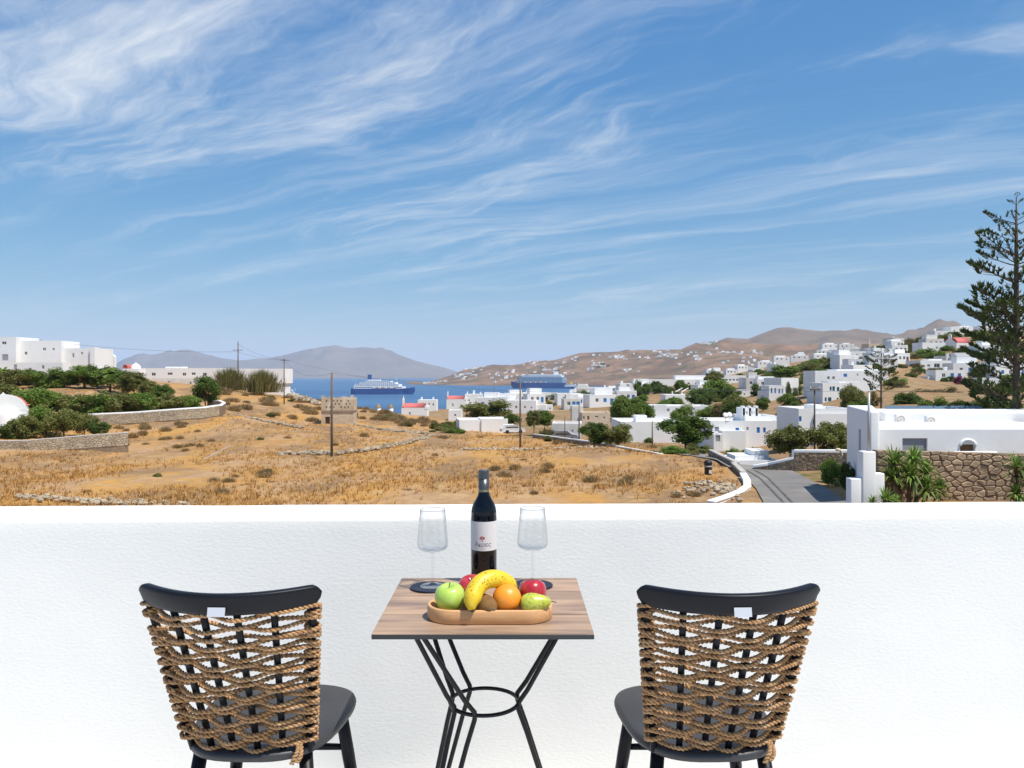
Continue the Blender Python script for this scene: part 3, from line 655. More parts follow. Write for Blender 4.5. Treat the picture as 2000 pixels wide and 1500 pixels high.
# ------------------------------------------------------------------ ships
def loft(mb, L_, B, stations, closed_top=True):
    rows = []
    for x, bw, bd, z0, z1 in stations:
        rows.append([(x, -bd, z1), (x, -bw, z0), (x, bw, z0), (x, bd, z1)])
    vs = [p for r_ in rows for p in r_]; n = len(rows); fs = []
    for i in range(n - 1):
        for k in range(4): fs.append((i * 4 + k, i * 4 + (k + 1) % 4, (i + 1) * 4 + (k + 1) % 4, (i + 1) * 4 + k))
    fs += [(0, 1, 2, 3), tuple((n - 1) * 4 + k for k in (3, 2, 1, 0))]; mb.add(vs, fs)
mnavy = mat('navy_hull', (0.016, 0.07, 0.25), 0.4, 0.4); mship = mat('ship_white', (0.78, 0.79, 0.80), 0.5, 0.4); mdeckwin = mat('ship_windows', (0.06, 0.10, 0.17), 0.25, 0.6)
morange = mat('lifeboat_orange', (0.70, 0.22, 0.05), 0.5, 0.4); mshipblue = mat('balcony_shade_blue', (0.26, 0.37, 0.47), 0.3, 0.6); myellow = mat('funnel_yellow', (0.75, 0.45, 0.05), 0.5, 0.4)  # liner deck blue: balcony bands plus the near side's shade, painted into the colour
def ship(label, px0, px1, wl, d, hull_h, decks, funnel, hullm, upm, rz=0, boats=8, bow=1, stripe=None):
    k = d / F; L_ = (px1 - px0) * k / max(.3, math.cos(rz)); t = thing('cruise_ship', label, 'ship', Vector((((px0 + px1) / 2 - CX) * k, d, SEA)), rz); hb_ = L_ * .065; s = bow
    mb = MB(); loft(mb, L_, hb_, [(-.47 * L_ * s, hb_ * .55, hb_ * .8, -3, hull_h * 1.02), (-.44 * L_ * s, hb_ * .9, hb_, -3, hull_h), (.25 * L_ * s, hb_ * .95, hb_, -3, hull_h), (.40 * L_ * s, hb_ * .5, hb_ * .8, -3, hull_h * 1.08), (.46 * L_ * s, hb_ * .12, hb_ * .4, -3, hull_h * 1.2), (.50 * L_ * s, .3, .5, hull_h * .55, hull_h * 1.3)]); mb.build('hull', hullm, t)
    z = hull_h
    for i, (a, b_, h, win) in enumerate(decks):
        x0, x1 = sorted((a * L_ * s, b_ * L_ * s)); w = hb_ * (.96 - .05 * i); o = MB(); c_ = (x1 - x0) * .03
        o.prism([(x0 + c_, -w), (x1 - c_ * 2, -w), (x1, -w * .5), (x1, w * .5), (x1 - c_ * 2, w), (x0 + c_, w), (x0, w * .6), (x0, -w * .6)], z + .003 * i, z + h)
        dk = o.build('deck', mship if (upm is mshipblue and i >= 2) else upm, t)
        if win:
            g = MB(); n = max(4, int((x1 - x0) / 6.5)); cw = (x1 - x0) * .88 / n
            for q in range(n):
                xx = x0 + (x1 - x0) * .05 + q * cw
                for zz in range(win):
                    z0 = z + h * (zz + .35) / win; g.box(xx, xx + cw * .68, -w - .15, -w + .3, z0, z0 + h / win * .45)
            g.build('cabin_windows', mdeckwin, dk)
        z += h
    for fx, fw, fh, fm in funnel:
        g = MB(); x = fx * L_ * s; g.prism([(x - fw, -3.5), (x + fw, -2.5), (x + fw, 2.5), (x - fw, 3.5)], z - 1, z + fh); g.build('funnel', fm, t)
    mm_ = MB(); mm_.tube([(.22 * L_ * s, 0, z - 1), (.22 * L_ * s, 0, z + 9)], [.7, .3], 6); mm_.tube([(.22 * L_ * s, -5, z + 5), (.22 * L_ * s, 5, z + 5)], .35, 5); mm_.build('mast', mship, t)
    for q in range(boats):
        g = MB(); x = (-.12 + q * .045) * L_ * s; g.lathe([(0, -4.2), (1.0, -3.2), (1.6, -1), (1.6, 1.5), (1.0, 3.4), (0, 4.2)], 8); o = g.build('lifeboat', morange if q % 2 else mship, t, True, (x, -hb_ * .99, hull_h + 2.4)); o.rotation_euler = (0, R(90), 0)
    return t
# ------------------------------------------------------------------ things on the water
ship('blue hulled cruise ship with white decks at anchor in the bay', 683, 810, 770, 2480, 17, [(-.45, .36, 7, 1), (-.43, .30, 7, 2), (-.34, .24, 6, 1), (-.26, .16, 4, 1), (-.22, -.02, 4, 0)], [(-.19, 6, 15, mnavy)], mnavy, mship, R(4))
ship('large dark blue cruise liner moored below the headland', 998, 1108, 760, 3650, 24, [(-.47, .42, 10, 2), (-.47, .38, 16, 4), (-.44, .30, 8, 2), (-.40, .20, 4, 0)], [(-.30, 10, 14, mship)], mnavy, mshipblue, R(-6), 9, -1)
ship('small white ferry with a yellow funnel behind the liner', 1098, 1142, 762, 3500, 8, [(-.4, .3, 7, 1), (-.3, .1, 5, 1)], [(-.1, 5, 9, myellow)], mnavy, mship, 0, 3)
ship('small white motor yacht beside the white house on the point', 556, 584, 756, 2300, 5, [(-.4, .2, 5, 1), (-.2, .1, 4, 1)], [(0, 1.5, 4, mship)], mship, mship, 0, 1)
# ------------------------------------------------------------------ houses
house('long white hotel block with arched window at the left edge', -70, 31, 658, 722, 184, 9, [(8, 670, 9, 6), (10, 698, 12, 12, 'g')])
house('white cubic hotel block with rounded parapet and two small windows', 31, 117, 665, 724, 186, 10, [(86, 682, 6, 6), (103, 682, 4, 5), (52, 690, 5, 6)], yaw=6)
house('white hotel wing with a buttressed right end above the palms', 117, 184, 680, 726, 188, 9, [(143, 694, 4, 9), (160, 690, 4, 5)], blocks=[(178, 187, 678, 726, -.5, 2)])
house('low white terrace wall house in front of the hotel', -60, 122, 708, 730, 176, 3, [(30, 716, 6, 8, 'g'), (84, 717, 5, 7)])
house('long white building with flat roof right of the bell tower', 268, 430, 719, 752, 262, 8, [(300, 731, 8, 6), (332, 730, 10, 5), (360, 731, 7, 6), (378, 730, 8, 5), (400, 731, 8, 6)], blocks=[(318, 352, 716, 724, 2, 4)])
house('white low house roof behind the dark garden tree', 296, 400, 739, 760, 225, 6, [(330, 747, 4, 5, 'b'), (372, 748, 4, 5)], m='white2')
house('white two storey house on the point beside the blue bay', 470, 553, 722, 768, 240, 8, [(500, 738, 8, 10), (520, 738, 5, 8), (542, 745, 4, 14, 'g')], blocks=[(455, 556, 720, 726, -.6, 9.5)])
house('white cottage behind the red roofed chapel', 816, 852, 781, 805, 262, 6, [(826, 789, 4, 4), (838, 789, 3, 4), (846, 790, 3, 5)], chim=[(822, 3, 5), (845, 3, 5)])
house('small white cube house below the red roofed house', 876, 901, 801, 824, 192, 5, [(889, 811, 4, 5)])
house('blank white box house at the edge of the field', 897, 992, 820, 852, 146, 8, [], yaw=8, blocks=[(940, 992, 818, 852, -.3, 7)], par=0.15)
house('white house with grey side and two small windows behind the tall pole', 988, 1047, 782, 812, 228, 7, [(1008, 795, 4, 5), (1025, 795, 4, 4), (1038, 796, 3, 4)], blocks=[(1046, 1066, 791, 812, 1, 5), (965, 1000, 776, 800, 5, 5)], yaw=-6)
house('small white house with arched blue doorway below the ochre slope', 1060, 1080, 791, 806, 238, 5, [(1067, 800, 4, 8, 'b'), (1074, 798, 3, 4)])
house('long white flat roofed house with dark windows by the water', 1022, 1090, 767, 782, 330, 8, [(1028, 774, 4, 4), (1034, 774, 4, 4), (1062, 774, 5, 4), (1072, 774, 5, 4)], blocks=[(1028, 1046, 763, 769, 2, 5), (995, 1024, 772, 784, 2, 6)])
house('white chimney tower house in front of a beige yard', 1119, 1137, 792, 834, 172, 4, [(1128, 815, 3, 4)], m='white2', blocks=[(1117, 1139, 793, 797, -.15, 4.3)])
house('beige plastered house with three small windows', 1137, 1192, 806, 830, 168, 7, [(1140, 816, 4, 7), (1149, 816, 4, 7, 'n'), (1165, 814, 6, 4), (1180, 816, 4, 5)], m='cream')
house('plain white box house by the parked car', 1078, 1136, 827, 862, 124, 7, [(1118, 842, 4, 6)], m='white2', yaw=-5)
house('white row of harbour houses with small blue windows', 1128, 1242, 757, 778, 545, 12, [(1199, 761, 4, 5, 'b'), (1210, 761, 4, 5, 'b'), (1150, 764, 4, 4), (1172, 764, 4, 5), (1228, 764, 4, 4)], blocks=[(1114, 1134, 761, 778, -2, 8), (1190, 1226, 754, 774, 2, 8)], chim=[(1142, 3, 5), (1183, 3, 5), (1203, 3, 4)])
house('white flat roofed villa with a shaded veranda behind the field wall', 1212, 1322, 824, 862, 116, 8, [(1240, 842, 10, 14), (1254, 842, 8, 14, 'b'), (1268, 842, 10, 16), (1283, 843, 8, 14, 'b'), (1296, 842, 8, 14), (1308, 842, 8, 12)], blocks=[(1208, 1326, 822, 828, -2.2, 10.5), (1246, 1268, 813, 826, 2, 2.5)])
house('white stepped house above the round dark tree', 1275, 1386, 793, 835, 158, 9, [(1283, 805, 4, 9), (1305, 801, 6, 6, 'g'), (1324, 800, 3, 3), (1355, 799, 4, 4), (1322, 815, 6, 5, 'b')], blocks=[(1277, 1302, 791, 832, -.5, 3), (1262, 1304, 817, 835, -2, 4)], yaw=-4)
house('white garden house with green pergola roof', 1300, 1388, 771, 790, 235, 8, [(1318, 780, 6, 5), (1340, 779, 4, 4), (1352, 780, 5, 5), (1380, 779, 5, 8)], blocks=[(1372, 1390, 769, 795, -1, 4)], chim=[(1318, 2, 6), (1337, 2, 5), (1362, 3, 5)])
house('long white building with pergola beams on the terrace', 1238, 1400, 741, 756, 385, 8, [(1330, 749, 5, 4), (1345, 749, 5, 4), (1360, 749, 5, 4), (1372, 749, 5, 4), (1262, 750, 5, 4), (1290, 750, 5, 4)], blocks=[(1322, 1390, 733, 744, 3, 7)])
house('white school like block with a row of square windows', 1408, 1488, 733, 765, 345, 9, [(1412 + 7 * i, 742, 4.5, 4) for i in range(11)], blocks=[(1430, 1470, 747, 770, -2, 5)])
house('white cube house with two tiny windows below the long block', 1425, 1471, 762, 788, 258, 8, [(1439, 771, 3, 3), (1454, 770, 3, 4)])
house('white sprawling house with blue windows and satellite dish at the lane', 1388, 1530, 822, 880, 98, 8, [(1440, 838, 7, 5, 'b'), (1460, 837, 4, 6, 'g'), (1481, 840, 6, 11, 'b'), (1493, 840, 5, 10, 'b'), (1400, 838, 8, 9, 'g')], blocks=[(1405, 1450, 840, 882, -1.5, 4), (1470, 1535, 815, 850, 3, 6), (1384, 1402, 845, 862, -2.5, 4, [(1392, 853, 9, 12, 'g')])])
house('white crenellated stair tower on the blue windowed house', 1451, 1480, 797, 822, 102, 3, [(1458, 806, 4, 6), (1468, 806, 4, 6), (1475, 806, 3, 6)], blocks=[(1450, 1455, 793, 800, 0, 1), (1463, 1467, 793, 800, 0, 1), (1476, 1481, 793, 800, 0, 1)])
house('grey white house with a row of narrow blue windows', 1502, 1532, 753, 790, 212, 7, [(1507, 763, 3, 10, 'b'), (1514, 763, 3, 10, 'b'), (1522, 764, 3, 9, 'b'), (1528, 764, 2, 9, 'b')], blocks=[(1500, 1560, 765, 792, 2, 7)])
house('white gabled hall with cypress in front', 1524, 1562, 738, 775, 226, 9, [(1540, 750, 4, 5)], yaw=14)
house('white and grey villa with teal shutters on the slope', 1606, 1662, 748, 795, 178, 8, [(1622, 759, 4, 8, 't'), (1628, 759, 5, 9, 't'), (1637, 760, 5, 8, 't'), (1612, 780, 4, 8, 't'), (1620, 780, 7, 8, 't'), (1636, 781, 4, 8, 't'), (1648, 782, 10, 9, 'b')], blocks=[(1650, 1734, 746, 790, 2.5, 9, [(1660, 761, 6, 7, 't'), (1674, 761, 4, 7, 't'), (1681, 761, 6, 8, 't'), (1716, 760, 7, 6, 't')])], yaw=4)
house('upper white storey with pale blue windows above the teal shuttered villa', 1592, 1736, 724, 750, 196, 8, [(1618, 738, 5, 6), (1628, 738, 5, 6), (1651, 733, 7, 6, 'b'), (1675, 732, 3, 5)], blocks=[(1640, 1722, 721, 745, 2, 6)], chim=[(1709, 4, 6)])
house('long low white house with blue doors behind the dark trees', 1560, 1668, 798, 850, 84, 7, [(1563, 818, 5, 10, 'b'), (1590, 824, 4, 10, 'D'), (1615, 824, 8, 9, 'b'), (1652, 826, 10, 12, 'D')], blocks=[(1590, 1670, 808, 812, -.3, 7.5), (1604, 1622, 792, 806, 2, 3)])
house('low white flat roofed shed beside the lane', 1440, 1520, 899, 930, 73, 5, [], blocks=[(1482, 1512, 884, 930, 1.5, 3), (1442, 1500, 892, 905, 1.0, 3)], par=0.1)
house('white villa with dark balcony on the middle of the slope', 1796, 1862, 704, 735, 282, 9, [(1813, 714, 6, 5), (1830, 714, 12, 8), (1843, 714, 4, 7), (1851, 715, 5, 5), (1813, 729, 6, 5)], blocks=[(1858, 1892, 706, 735, 2, 7, [(1865, 714, 4, 5), (1882, 715, 5, 5)]), (1820, 1848, 701, 706, 2, 4)], yaw=5)
house('white house with one blue window beside the pink bougainvillea', 1812, 1858, 735, 762, 236, 7, [(1844, 744, 5, 7, 'b')], blocks=[(1770, 1830, 750, 768, -2, 6)])
house('white low house with a pale roof left of the hillside scrub', 1800, 1848, 669, 690, 335, 7, [(1812, 680, 3, 5), (1830, 679, 4, 4)], yaw=6)
house('white hilltop house with chimney on the skyline', 1826, 1856, 646, 660, 415, 8, [(1834, 652, 3, 3), (1846, 652, 3, 3)], chim=[(1833, 3, 5)])
house('broad white hilltop house on the ridge', 1856, 1902, 638, 656, 418, 9, [(1876, 645, 4, 4), (1890, 645, 4, 4), (1863, 646, 3, 4)], blocks=[(1880, 1900, 636, 650, 2, 5)], yaw=5)
house('white arched hilltop house behind the araucaria', 1918, 1960, 636, 655, 420, 8, [(1924, 646, 6, 7), (1945, 646, 4, 4)])
house('white house with many windows above the brown slope', 1642, 1700, 686, 716, 332, 9, [(1652, 694, 4, 5, 'b'), (1662, 693, 4, 5, 'b'), (1674, 694, 4, 5), (1686, 692, 3, 5), (1696, 692, 4, 4), (1650, 706, 12, 8)], blocks=[(1628, 1646, 700, 716, -2, 5)])
house('cream stone villa like a small castle near the ridge', 1697, 1760, 671, 690, 425, 9, [(1708, 680, 3, 5), (1722, 680, 3, 5), (1745, 678, 4, 5)], m='cream', blocks=[(1734, 1756, 661, 690, 1, 6)], chim=[(1704, 3, 8), (1733, 2, 9), (1757, 2, 5)])
house('white house right of the cypress with blue door', 1918, 1952, 738, 775, 205, 7, [(1924, 747, 4, 8, 'b')], yaw=-12, blocks=[(1935, 1975, 752, 775, -2, 6)])
house('white house front hidden by the araucaria branches', 1905, 1990, 680, 706, 318, 8, [(1930, 690, 4, 5), (1950, 690, 4, 5), (1975, 690, 4, 5)])
house('white low farmhouse on the far right slope', 1930, 2010, 712, 730, 272, 8, [(1950, 720, 4, 5), (1980, 720, 5, 5)])
for i, (a, b_, t, bs, d) in enumerate([(1512, 1542, 697, 708, 640), (1545, 1578, 694, 706, 700), (1556, 1572, 690, 697, 760), (1590, 1628, 692, 704, 560), (1480, 1508, 706, 714, 620), (1640, 1668, 672, 679, 900), (1606, 1640, 672, 680, 950), (1596, 1622, 684, 690, 800), (1655, 1680, 679, 686, 760), (1440, 1462, 714, 722, 640), (1470, 1500, 722, 730, 520), (1500, 1520, 716, 724, 560), (1380, 1404, 722, 729, 700), (1418, 1440, 722, 728, 620)]):
    k = (b_ - a) / 5
    house('white cubic house standing in the far village below the mountain', a, b_, t, bs, d, 9, [(a + k, t + 4, 3, 3), (a + 2.4 * k, t + 4, 3, 3), (a + 4 * k, t + 4.5, 2.5, 3)], yaw=rnd.uniform(-14, 14), blocks=[(a + k * rnd.uniform(.5, 2), b_ - k * rnd.uniform(.5, 1.5), t - 2.5, bs, 2, 5)], name='village_house', group='far village houses', sink=9)
# chapels, dovecote, windmills, towers
def gable_chapel(label, px0, px1, ridge_py, eave, base, d, depth, roofm='red', yaw=0, finial=0):
    k = d / F; c = (px0 + px1) / 2; t = thing('chapel', label, 'chapel', P(c, base, d), R(yaw)); w = (px1 - px0) * k / 2; he = (base - eave) * k; hr = (base - ridge_py) * k
    mb = MB(); facade(mb, -w, w, -3, he, 0, [(-w * .35, he * .45, w * .14, he * .3)]); mb.add([(-w, 0, -3), (w, 0, -3), (w, depth, -3), (-w, depth, -3), (-w, 0, he), (w, 0, he), (w, depth, he), (-w, depth, he), (-w, depth / 2, hr), (w, depth / 2, hr)], [(1, 2, 6, 9, 5), (2, 3, 7, 6), (3, 0, 4, 8, 7)]); mb.build('wall', M['white'], t)
    add_window(t, -w * .35, he * .45, w * .14, he * .3, 0, 'd')
    rb = MB(); e = .12; n = 6; pr = [(depth / 2 - (depth / 2 - .15) * math.cos(math.pi * i / (2 * n)) , he + (hr - he) * math.sin(math.pi * i / (2 * n)) + e) for i in range(n + 1)]; pr += [(depth - y, z) for y, z in reversed(pr[:-1])]
    rb.add([(-w * .9, y, z) for y, z in pr] + [(w * .8, y, z) for y, z in pr], [(i, i + 1, len(pr) + i + 1, len(pr) + i) for i in range(len(pr) - 1)] + [tuple(range(len(pr))), tuple(reversed(range(len(pr), 2 * len(pr))))]); rb.build('vault_roof', M[roofm], t, True)
    b2 = MB(); x = -w * .96; b2.box(x - .12, x + .28, depth / 2 - .8, depth / 2 - .45, he, hr + 1.0); b2.box(x - .12, x + .28, depth / 2 + .45, depth / 2 + .8, he, hr + 1.0); b2.box(x - .12, x + .28, depth / 2 - .8, depth / 2 + .8, hr + 1.0, hr + 1.35); b2.tube([(x + .08, depth / 2, hr + 1.3), (x + .08, depth / 2, hr + 2.1)], [.16, .04], 6); b2.build('bell_gable', M['white'], t)
    p2 = MB(); p2.box(w * .82, w * 1.03, -.06, depth + .06, he - .3, he + .55); p2.build('end_parapet', M['white'], t)
    return t
gable_chapel('white chapel with pink red vaulted roof and bell finial by the sea', 784, 834, 789, 797, 816, 212, 5)
gable_chapel('white house with faded red vault roof and crenellations above the olive tree', 872, 910, 774, 780, 800, 296, 7)
house('white crenellated house joined to the red vaulted one', 908, 942, 770, 800, 298, 7, [(916, 782, 3, 4), (930, 784, 3, 4)], chim=[(912, 2, 5), (925, 4, 7), (938, 3, 4)])
gable_chapel('white gabled chapel with red tiled roof high on the right slope', 1866, 1900, 659, 670, 688, 340, 8, yaw=12)
t = thing('chapel', 'small white barrel vaulted chapel with red roof at the left edge', 'chapel', P(6, 836, 100), R(28)); k = 100 / F
mb = MB(); w, h = 40 * k, 61 * k; n = 14; prof = [(-w, -2.5), (-w, h * .55)] + [(-w * math.cos(math.pi * i / n) * .93, h * .55 + h * .45 * math.sin(math.pi * i / n)) for i in range(n + 1)] + [(w, h * .55), (w, -2.5)]
mb.add([(x, 0, z) for x, z in prof] + [(x, 6.5, z) for x, z in prof], [tuple(range(len(prof)))] + [(i, i + 1, len(prof) + i + 1, len(prof) + i) for i in range(len(prof) - 1)] + [tuple(reversed(range(len(prof), 2 * len(prof))))]); mb.build('wall', M['white'], t)
rb = MB(); arc = [(-w * math.cos(math.pi * i / n) * .95, h * .56 + h * .46 * math.sin(math.pi * i / n)) for i in range(1, n)]
rb.add([(x, .5, z + .03) for x, z in arc] + [(x, 6.2, z + .03) for x, z in arc], [(i, i + 1, len(arc) + i + 1, len(arc) + i) for i in range(len(arc) - 1)]); rb.build('vault_roof', M['red'], t, True)
ap = MB(); ap.lathe([(w * .55, -2.5), (w * .55, h * .42), (w * .5, h * .5), (w * .35, h * .57), (w * .15, h * .60), (0, h * .605)], 20, (.2 * w, 0, 0)); ap.build('apse', M['white'], t, True)
gf_ = MB(); arc2 = [(-w * math.cos(math.pi * i / n) * 1.0, h * .56 + h * .52 * math.sin(math.pi * i / n)) for i in range(n + 1)]; gf_.add([(x, -.02, z) for x, z in arc2] + [(x, .5, z) for x, z in arc2], [tuple(range(n + 1)), tuple(reversed(range(n + 1, 2 * n + 2)))] + [(i, i + 1, n + 2 + i, n + 1 + i) for i in range(n)]); gf_.build('gable', M['white'], t)
fb = MB(); fb.box(-.08, .08, .1, .26, h, h + .55); fb.box(-.22, .22, .12, .24, h + .25, h + .38); fb.build('roof_cross', M['white'], t)
t = thing('bell_tower', 'small white bell tower with open arch above the garden', 'bell tower', P(218, 722, 232)); k = 232 / F
mb = MB(); w = 7.5 * k; hh = 31 * k; mb.box(-w, w, -.5, .5, -3, 14 * k); mb.box(-w, -w * .45, -.5, .5, 14 * k, 24 * k); mb.box(w * .45, w, -.5, .5, 14 * k, 24 * k); mb.build('wall', M['white'], t)
mb = MB(); n = 10; pr = [(-w * math.cos(math.pi * i / n), 24 * k + w * .8 * math.sin(math.pi * i / n)) for i in range(n + 1)]; mb.add([(x, -.5, z) for x, z in pr] + [(x, .5, z) for x, z in pr], [tuple(range(n + 1)), tuple(reversed(range(n + 1, 2 * n + 2))), *[(i, i + 1, n + 2 + i, n + 1 + i) for i in range(n)], (0, n + 1, 2 * n + 1, n)]); mb.tube([(0, 0, 29 * k), (0, 0, 33 * k)], [.12, .05], 6); mb.build('arch', M['white'], t)
mb = MB(); mb.lathe([(0, 22 * k), (.16, 21.5 * k), (.22, 19.5 * k), (.36, 17.5 * k), (0, 17.5 * k)], 10); mb.build('bell', M['pole'], t, True)
t = thing('dome_chapel', 'white domed chapel with pink side roof behind the garden', 'chapel', P(256, 726, 250)); k = 250 / F
mb = MB(); mb.box(-16 * k, 14 * k, 0, 5, -3, 6 * k); mb.build('wall', M['white'], t)
mb = MB(); mb.lathe([(9.5 * k, 5.5 * k), (9.3 * k, 9 * k), (8 * k, 12 * k), (5 * k, 15 * k), (1.5 * k, 16.3 * k), (.4 * k, 16.6 * k), (.3 * k, 20 * k), (0, 20 * k)], 20, (2 * k, 2.5, 0)); mb.build('dome', M['white'], t, True)
mb = MB(); n = 10; pr = [(-5 * k * math.cos(math.pi * i / n), 6 * k + 8 * k * math.sin(math.pi * i / n)) for i in range(n + 1)]; mb.add([(x - 12 * k, 0, z) for x, z in pr] + [(x - 12 * k, 5, z) for x, z in pr], [tuple(range(n + 1)), tuple(reversed(range(n + 1, 2 * n + 2))), *[(i, i + 1, n + 2 + i, n + 1 + i) for i in range(n)]]); mb.build('side_roof', M['red'], t, True)
def windmill(label, px):
    d = 800; k = d / F; t = thing('windmill', label, 'windmill', P(px, 812, d)); mb = MB(); r_ = 5.5 * k
    mb.lathe([(r_, -6), (r_, 0), (r_ * .9, 16 * k), (0, 16 * k)], 20); mb.build('tower', M['white'], t, True)
    mb = MB(); mb.lathe([(r_ * 1.08, 16 * k), (r_ * .6, 20.5 * k), (0, 24 * k)], 16); mb.build('thatched_cap', M['leaf_grey'], t, True)
windmill('round white windmill tower with thatched cap, the left one by the sea', 739); windmill('round white windmill tower with thatched cap, the right one by the sea', 763)
# dovecote ruin
t = thing('dovecote', 'ruined beige two storey dovecote standing in the dry field', 'ruin', P(659, 832, 150), R(4)); k = 150 / F; w = 31 * k; H1 = 29 * k; H2 = 57 * k
mb = MB(); facade(mb, -w, w, -2, H1, 0, [(-w + 12 * k, 9 * k, 9 * k, 18 * k)], .5); mb.add([(-w, 0, -2), (w, 0, -2), (w, 5.2, -2), (-w, 5.2, -2), (-w, 0, H1), (w, 0, H1), (w, 5.2, H1), (-w, 5.2, H1)], [(1, 2, 6, 5), (2, 3, 7, 6), (3, 0, 4, 7), (4, 5, 6, 7)]); mb.build('ground_floor', M['ruin'], t)
mb = MB(); hs = [((-w + (10 + 7 * i + (3 if j % 2 else 0)) * k), H1 + (8 + 6 * j) * k, 2.6 * k, 2.6 * k) for i in range(7) for j in range(3) if (i * 3 + j) % 4 != 1]
facade(mb, -w, w, H1, H2 - 3 * k, 0, hs, .3); mb.add([(-w, 0, H1), (w, 0, H1), (w, 5.2, H1), (-w, 5.2, H1), (-w, 0, H2 - 3 * k), (w, 0, H2 - 3 * k), (w, 5.2, H2 - 3 * k), (-w, 5.2, H2 - 3 * k)], [(1, 2, 6, 5), (2, 3, 7, 6), (3, 0, 4, 7), (4, 5, 6, 7)]); mb.build('upper_floor', M['ruin'], t)
mb = MB(); mb.box(-w - .12, w + .12, -.16, 5.3, H1 - .1, H1 + .14); mb.build('string_course', M['stone_dark'], t)
rr = random.Random(4); mb = MB(); x = -w
while x < w: q = rr.uniform(.3, .8); mb.box(x, min(x + q, w), .05, .45, H2 - 3 * k, H2 - 3 * k + rr.uniform(.05, .38)); x += q
mb.box(-w, -w + .5, .0, .5, H2 - 3 * k, H2 + 2 * k); mb.box(w - .55, w, .0, .5, H2 - 3 * k, H2 + 3 * k); mb.build('broken_parapet', M['ruin'], t)
mb = MB(); mb.box(-w + 7.6 * k, -w + 16.4 * k, .42, .5, 0, 18 * k); mb.build('doorway', M['brownp'], t)
# near house on the right
k = 52 / F; t = thing('villa', 'large white rounded villa with grey shuttered window at the right', 'house', P(1690, 960, 50))
o0 = t.location
def nb(name, px0, px1, top, base, d, depth, bv=.25, parent=t, holes=None):
    a = P(px0, base, d) - o0; b_ = P(px1, top, d) - o0; mb = MB()
    mb.box(a.x, b_.x, a.y, a.y + depth, a.z, b_.z); ob = mb.build(name, M['white'], parent); bevel(ob, bv, 4); return ob, a, b_
w0 = P(1699, 985, 46.5) - o0; w1 = P(1699, 803, 46.5) - o0; mb = MB(); mb.prism([(w0.x, w0.y), (w0.x + .55, w0.y), (w0.x + 4.2, w0.y + 9), (w0.x + 2.4, w0.y + 9)], w0.z, w1.z); bevel(mb.build('side_wing', M['white'], t), .12, 4)
slw = P(1668, 862, 50) - o0; mb = MB(); mb.box(-.04, .04, -.42, .42, -.75, .75); slo = mb.build('slit_window', M['greyp'], t, loc=(w0.x + .27 * (slw.y - w0.y) + .02, slw.y, slw.z)); slo.rotation_euler = (0, 0, R(-15))
mb = MB(); a = P(1712, 972, 48) - o0; b_ = P(2110, 839, 48) - o0
win = P(1787, 872, 48) - o0; dr = P(1890, 873, 48) - o0; kk = 48 / F
facade(mb, a.x, b_.x, a.z, b_.z, a.y, [(win.x, win.z, 49 * kk, 32 * kk), (dr.x, dr.z - 6 * kk, 30 * kk, 22 * kk)], .25); mb.build('front_wall', M['white'], t)
mb = MB(); pr = [(a.y, b_.z), (a.y + .02, b_.z + .05), (a.y + .08, b_.z + .10), (a.y + .2, b_.z + .13), (a.y + 7, b_.z + .14), (a.y + 7, a.z)]
mb.add([(a.x + (y - a.y) * .45, y, z) for y, z in pr] + [(b_.x, y, z) for y, z in pr], [(i, i + 1, len(pr) + i + 1, len(pr) + i) for i in range(len(pr) - 1)]); mb.build('roof_slab', M['white'], t, True)
o, a2, b2 = nb('upper_wall', 1726, 2110, 804, 850, 54.5, 5, .15)
for i in range(9):
    f = win + Vector((0, .12, 0)); mb = MB(); z = f.z - 15 * kk + i * 3.35 * kk; mb.box(f.x - 23.5 * kk, f.x + 23.5 * kk, f.y, f.y + .04, z, z + 3.0 * kk); mb.build('shutter_slat', M['greyp'], t)
mb = MB(); mb.box(dr.x - 16 * kk, dr.x + 16 * kk, dr.y + .24, dr.y + .3, dr.z - 18 * kk, dr.z + 6 * kk); mb.build('door', M['brownp'], t)
mb = MB(); n = 12; r_ = 15 * kk; pr = [(dr.x - r_ * math.cos(math.pi * i / n), dr.z + 2 * kk + r_ * .8 * math.sin(math.pi * i / n)) for i in range(n + 1)]
out_ = [(dr.x - 15.2 * kk, dr.z + 5.2 * kk), (dr.x - 15.2 * kk, dr.z + 15.5 * kk), (dr.x + 15.2 * kk, dr.z + 15.5 * kk), (dr.x + 15.2 * kk, dr.z + 5.2 * kk)]
mb.tube([(x, dr.y - .02, z) for x, z in pr], .09, 6); mb.build('arch_moulding', M['white'], t, True)
sb_ = MB(); s1 = P(1864, 870, 47.3) - o0; s2 = P(1950, 870, 47.3) - o0; lo = P(1862, 905, 47.3) - o0
sb_.prism([(s1.x, s1.y), (s2.x, s1.y), (s2.x, s1.y + .25), (s1.x, s1.y + .25)], lo.z, s1.z - .35); so_ = sb_.build('stair_parapet', M['white'], t); bevel(so_, .1, 3)
for px in (1763, 1822):
    c = P(px, 822 if px < 1800 else 825, 53.6) - o0; mb = MB(); mb.box(c.x - .42, c.x + .42, c.y, c.y + .32, c.z - .2, c.z + .42); ac = mb.build('air_conditioner', M['cream'] if 0 else M['wframe'], t); bevel(ac, .03, 2)
    g = MB(); g.lathe([(.25, -.02), (.25, .015), (.21, .02), (.2, -.01), (.07, -.015), (.07, .02), (0, .02)], 20); gr = g.build('fan_grille', M['cream'], ac, True, (c.x - .10, c.y - .01, c.z + .12)); gr.rotation_euler = (R(90), 0, 0)
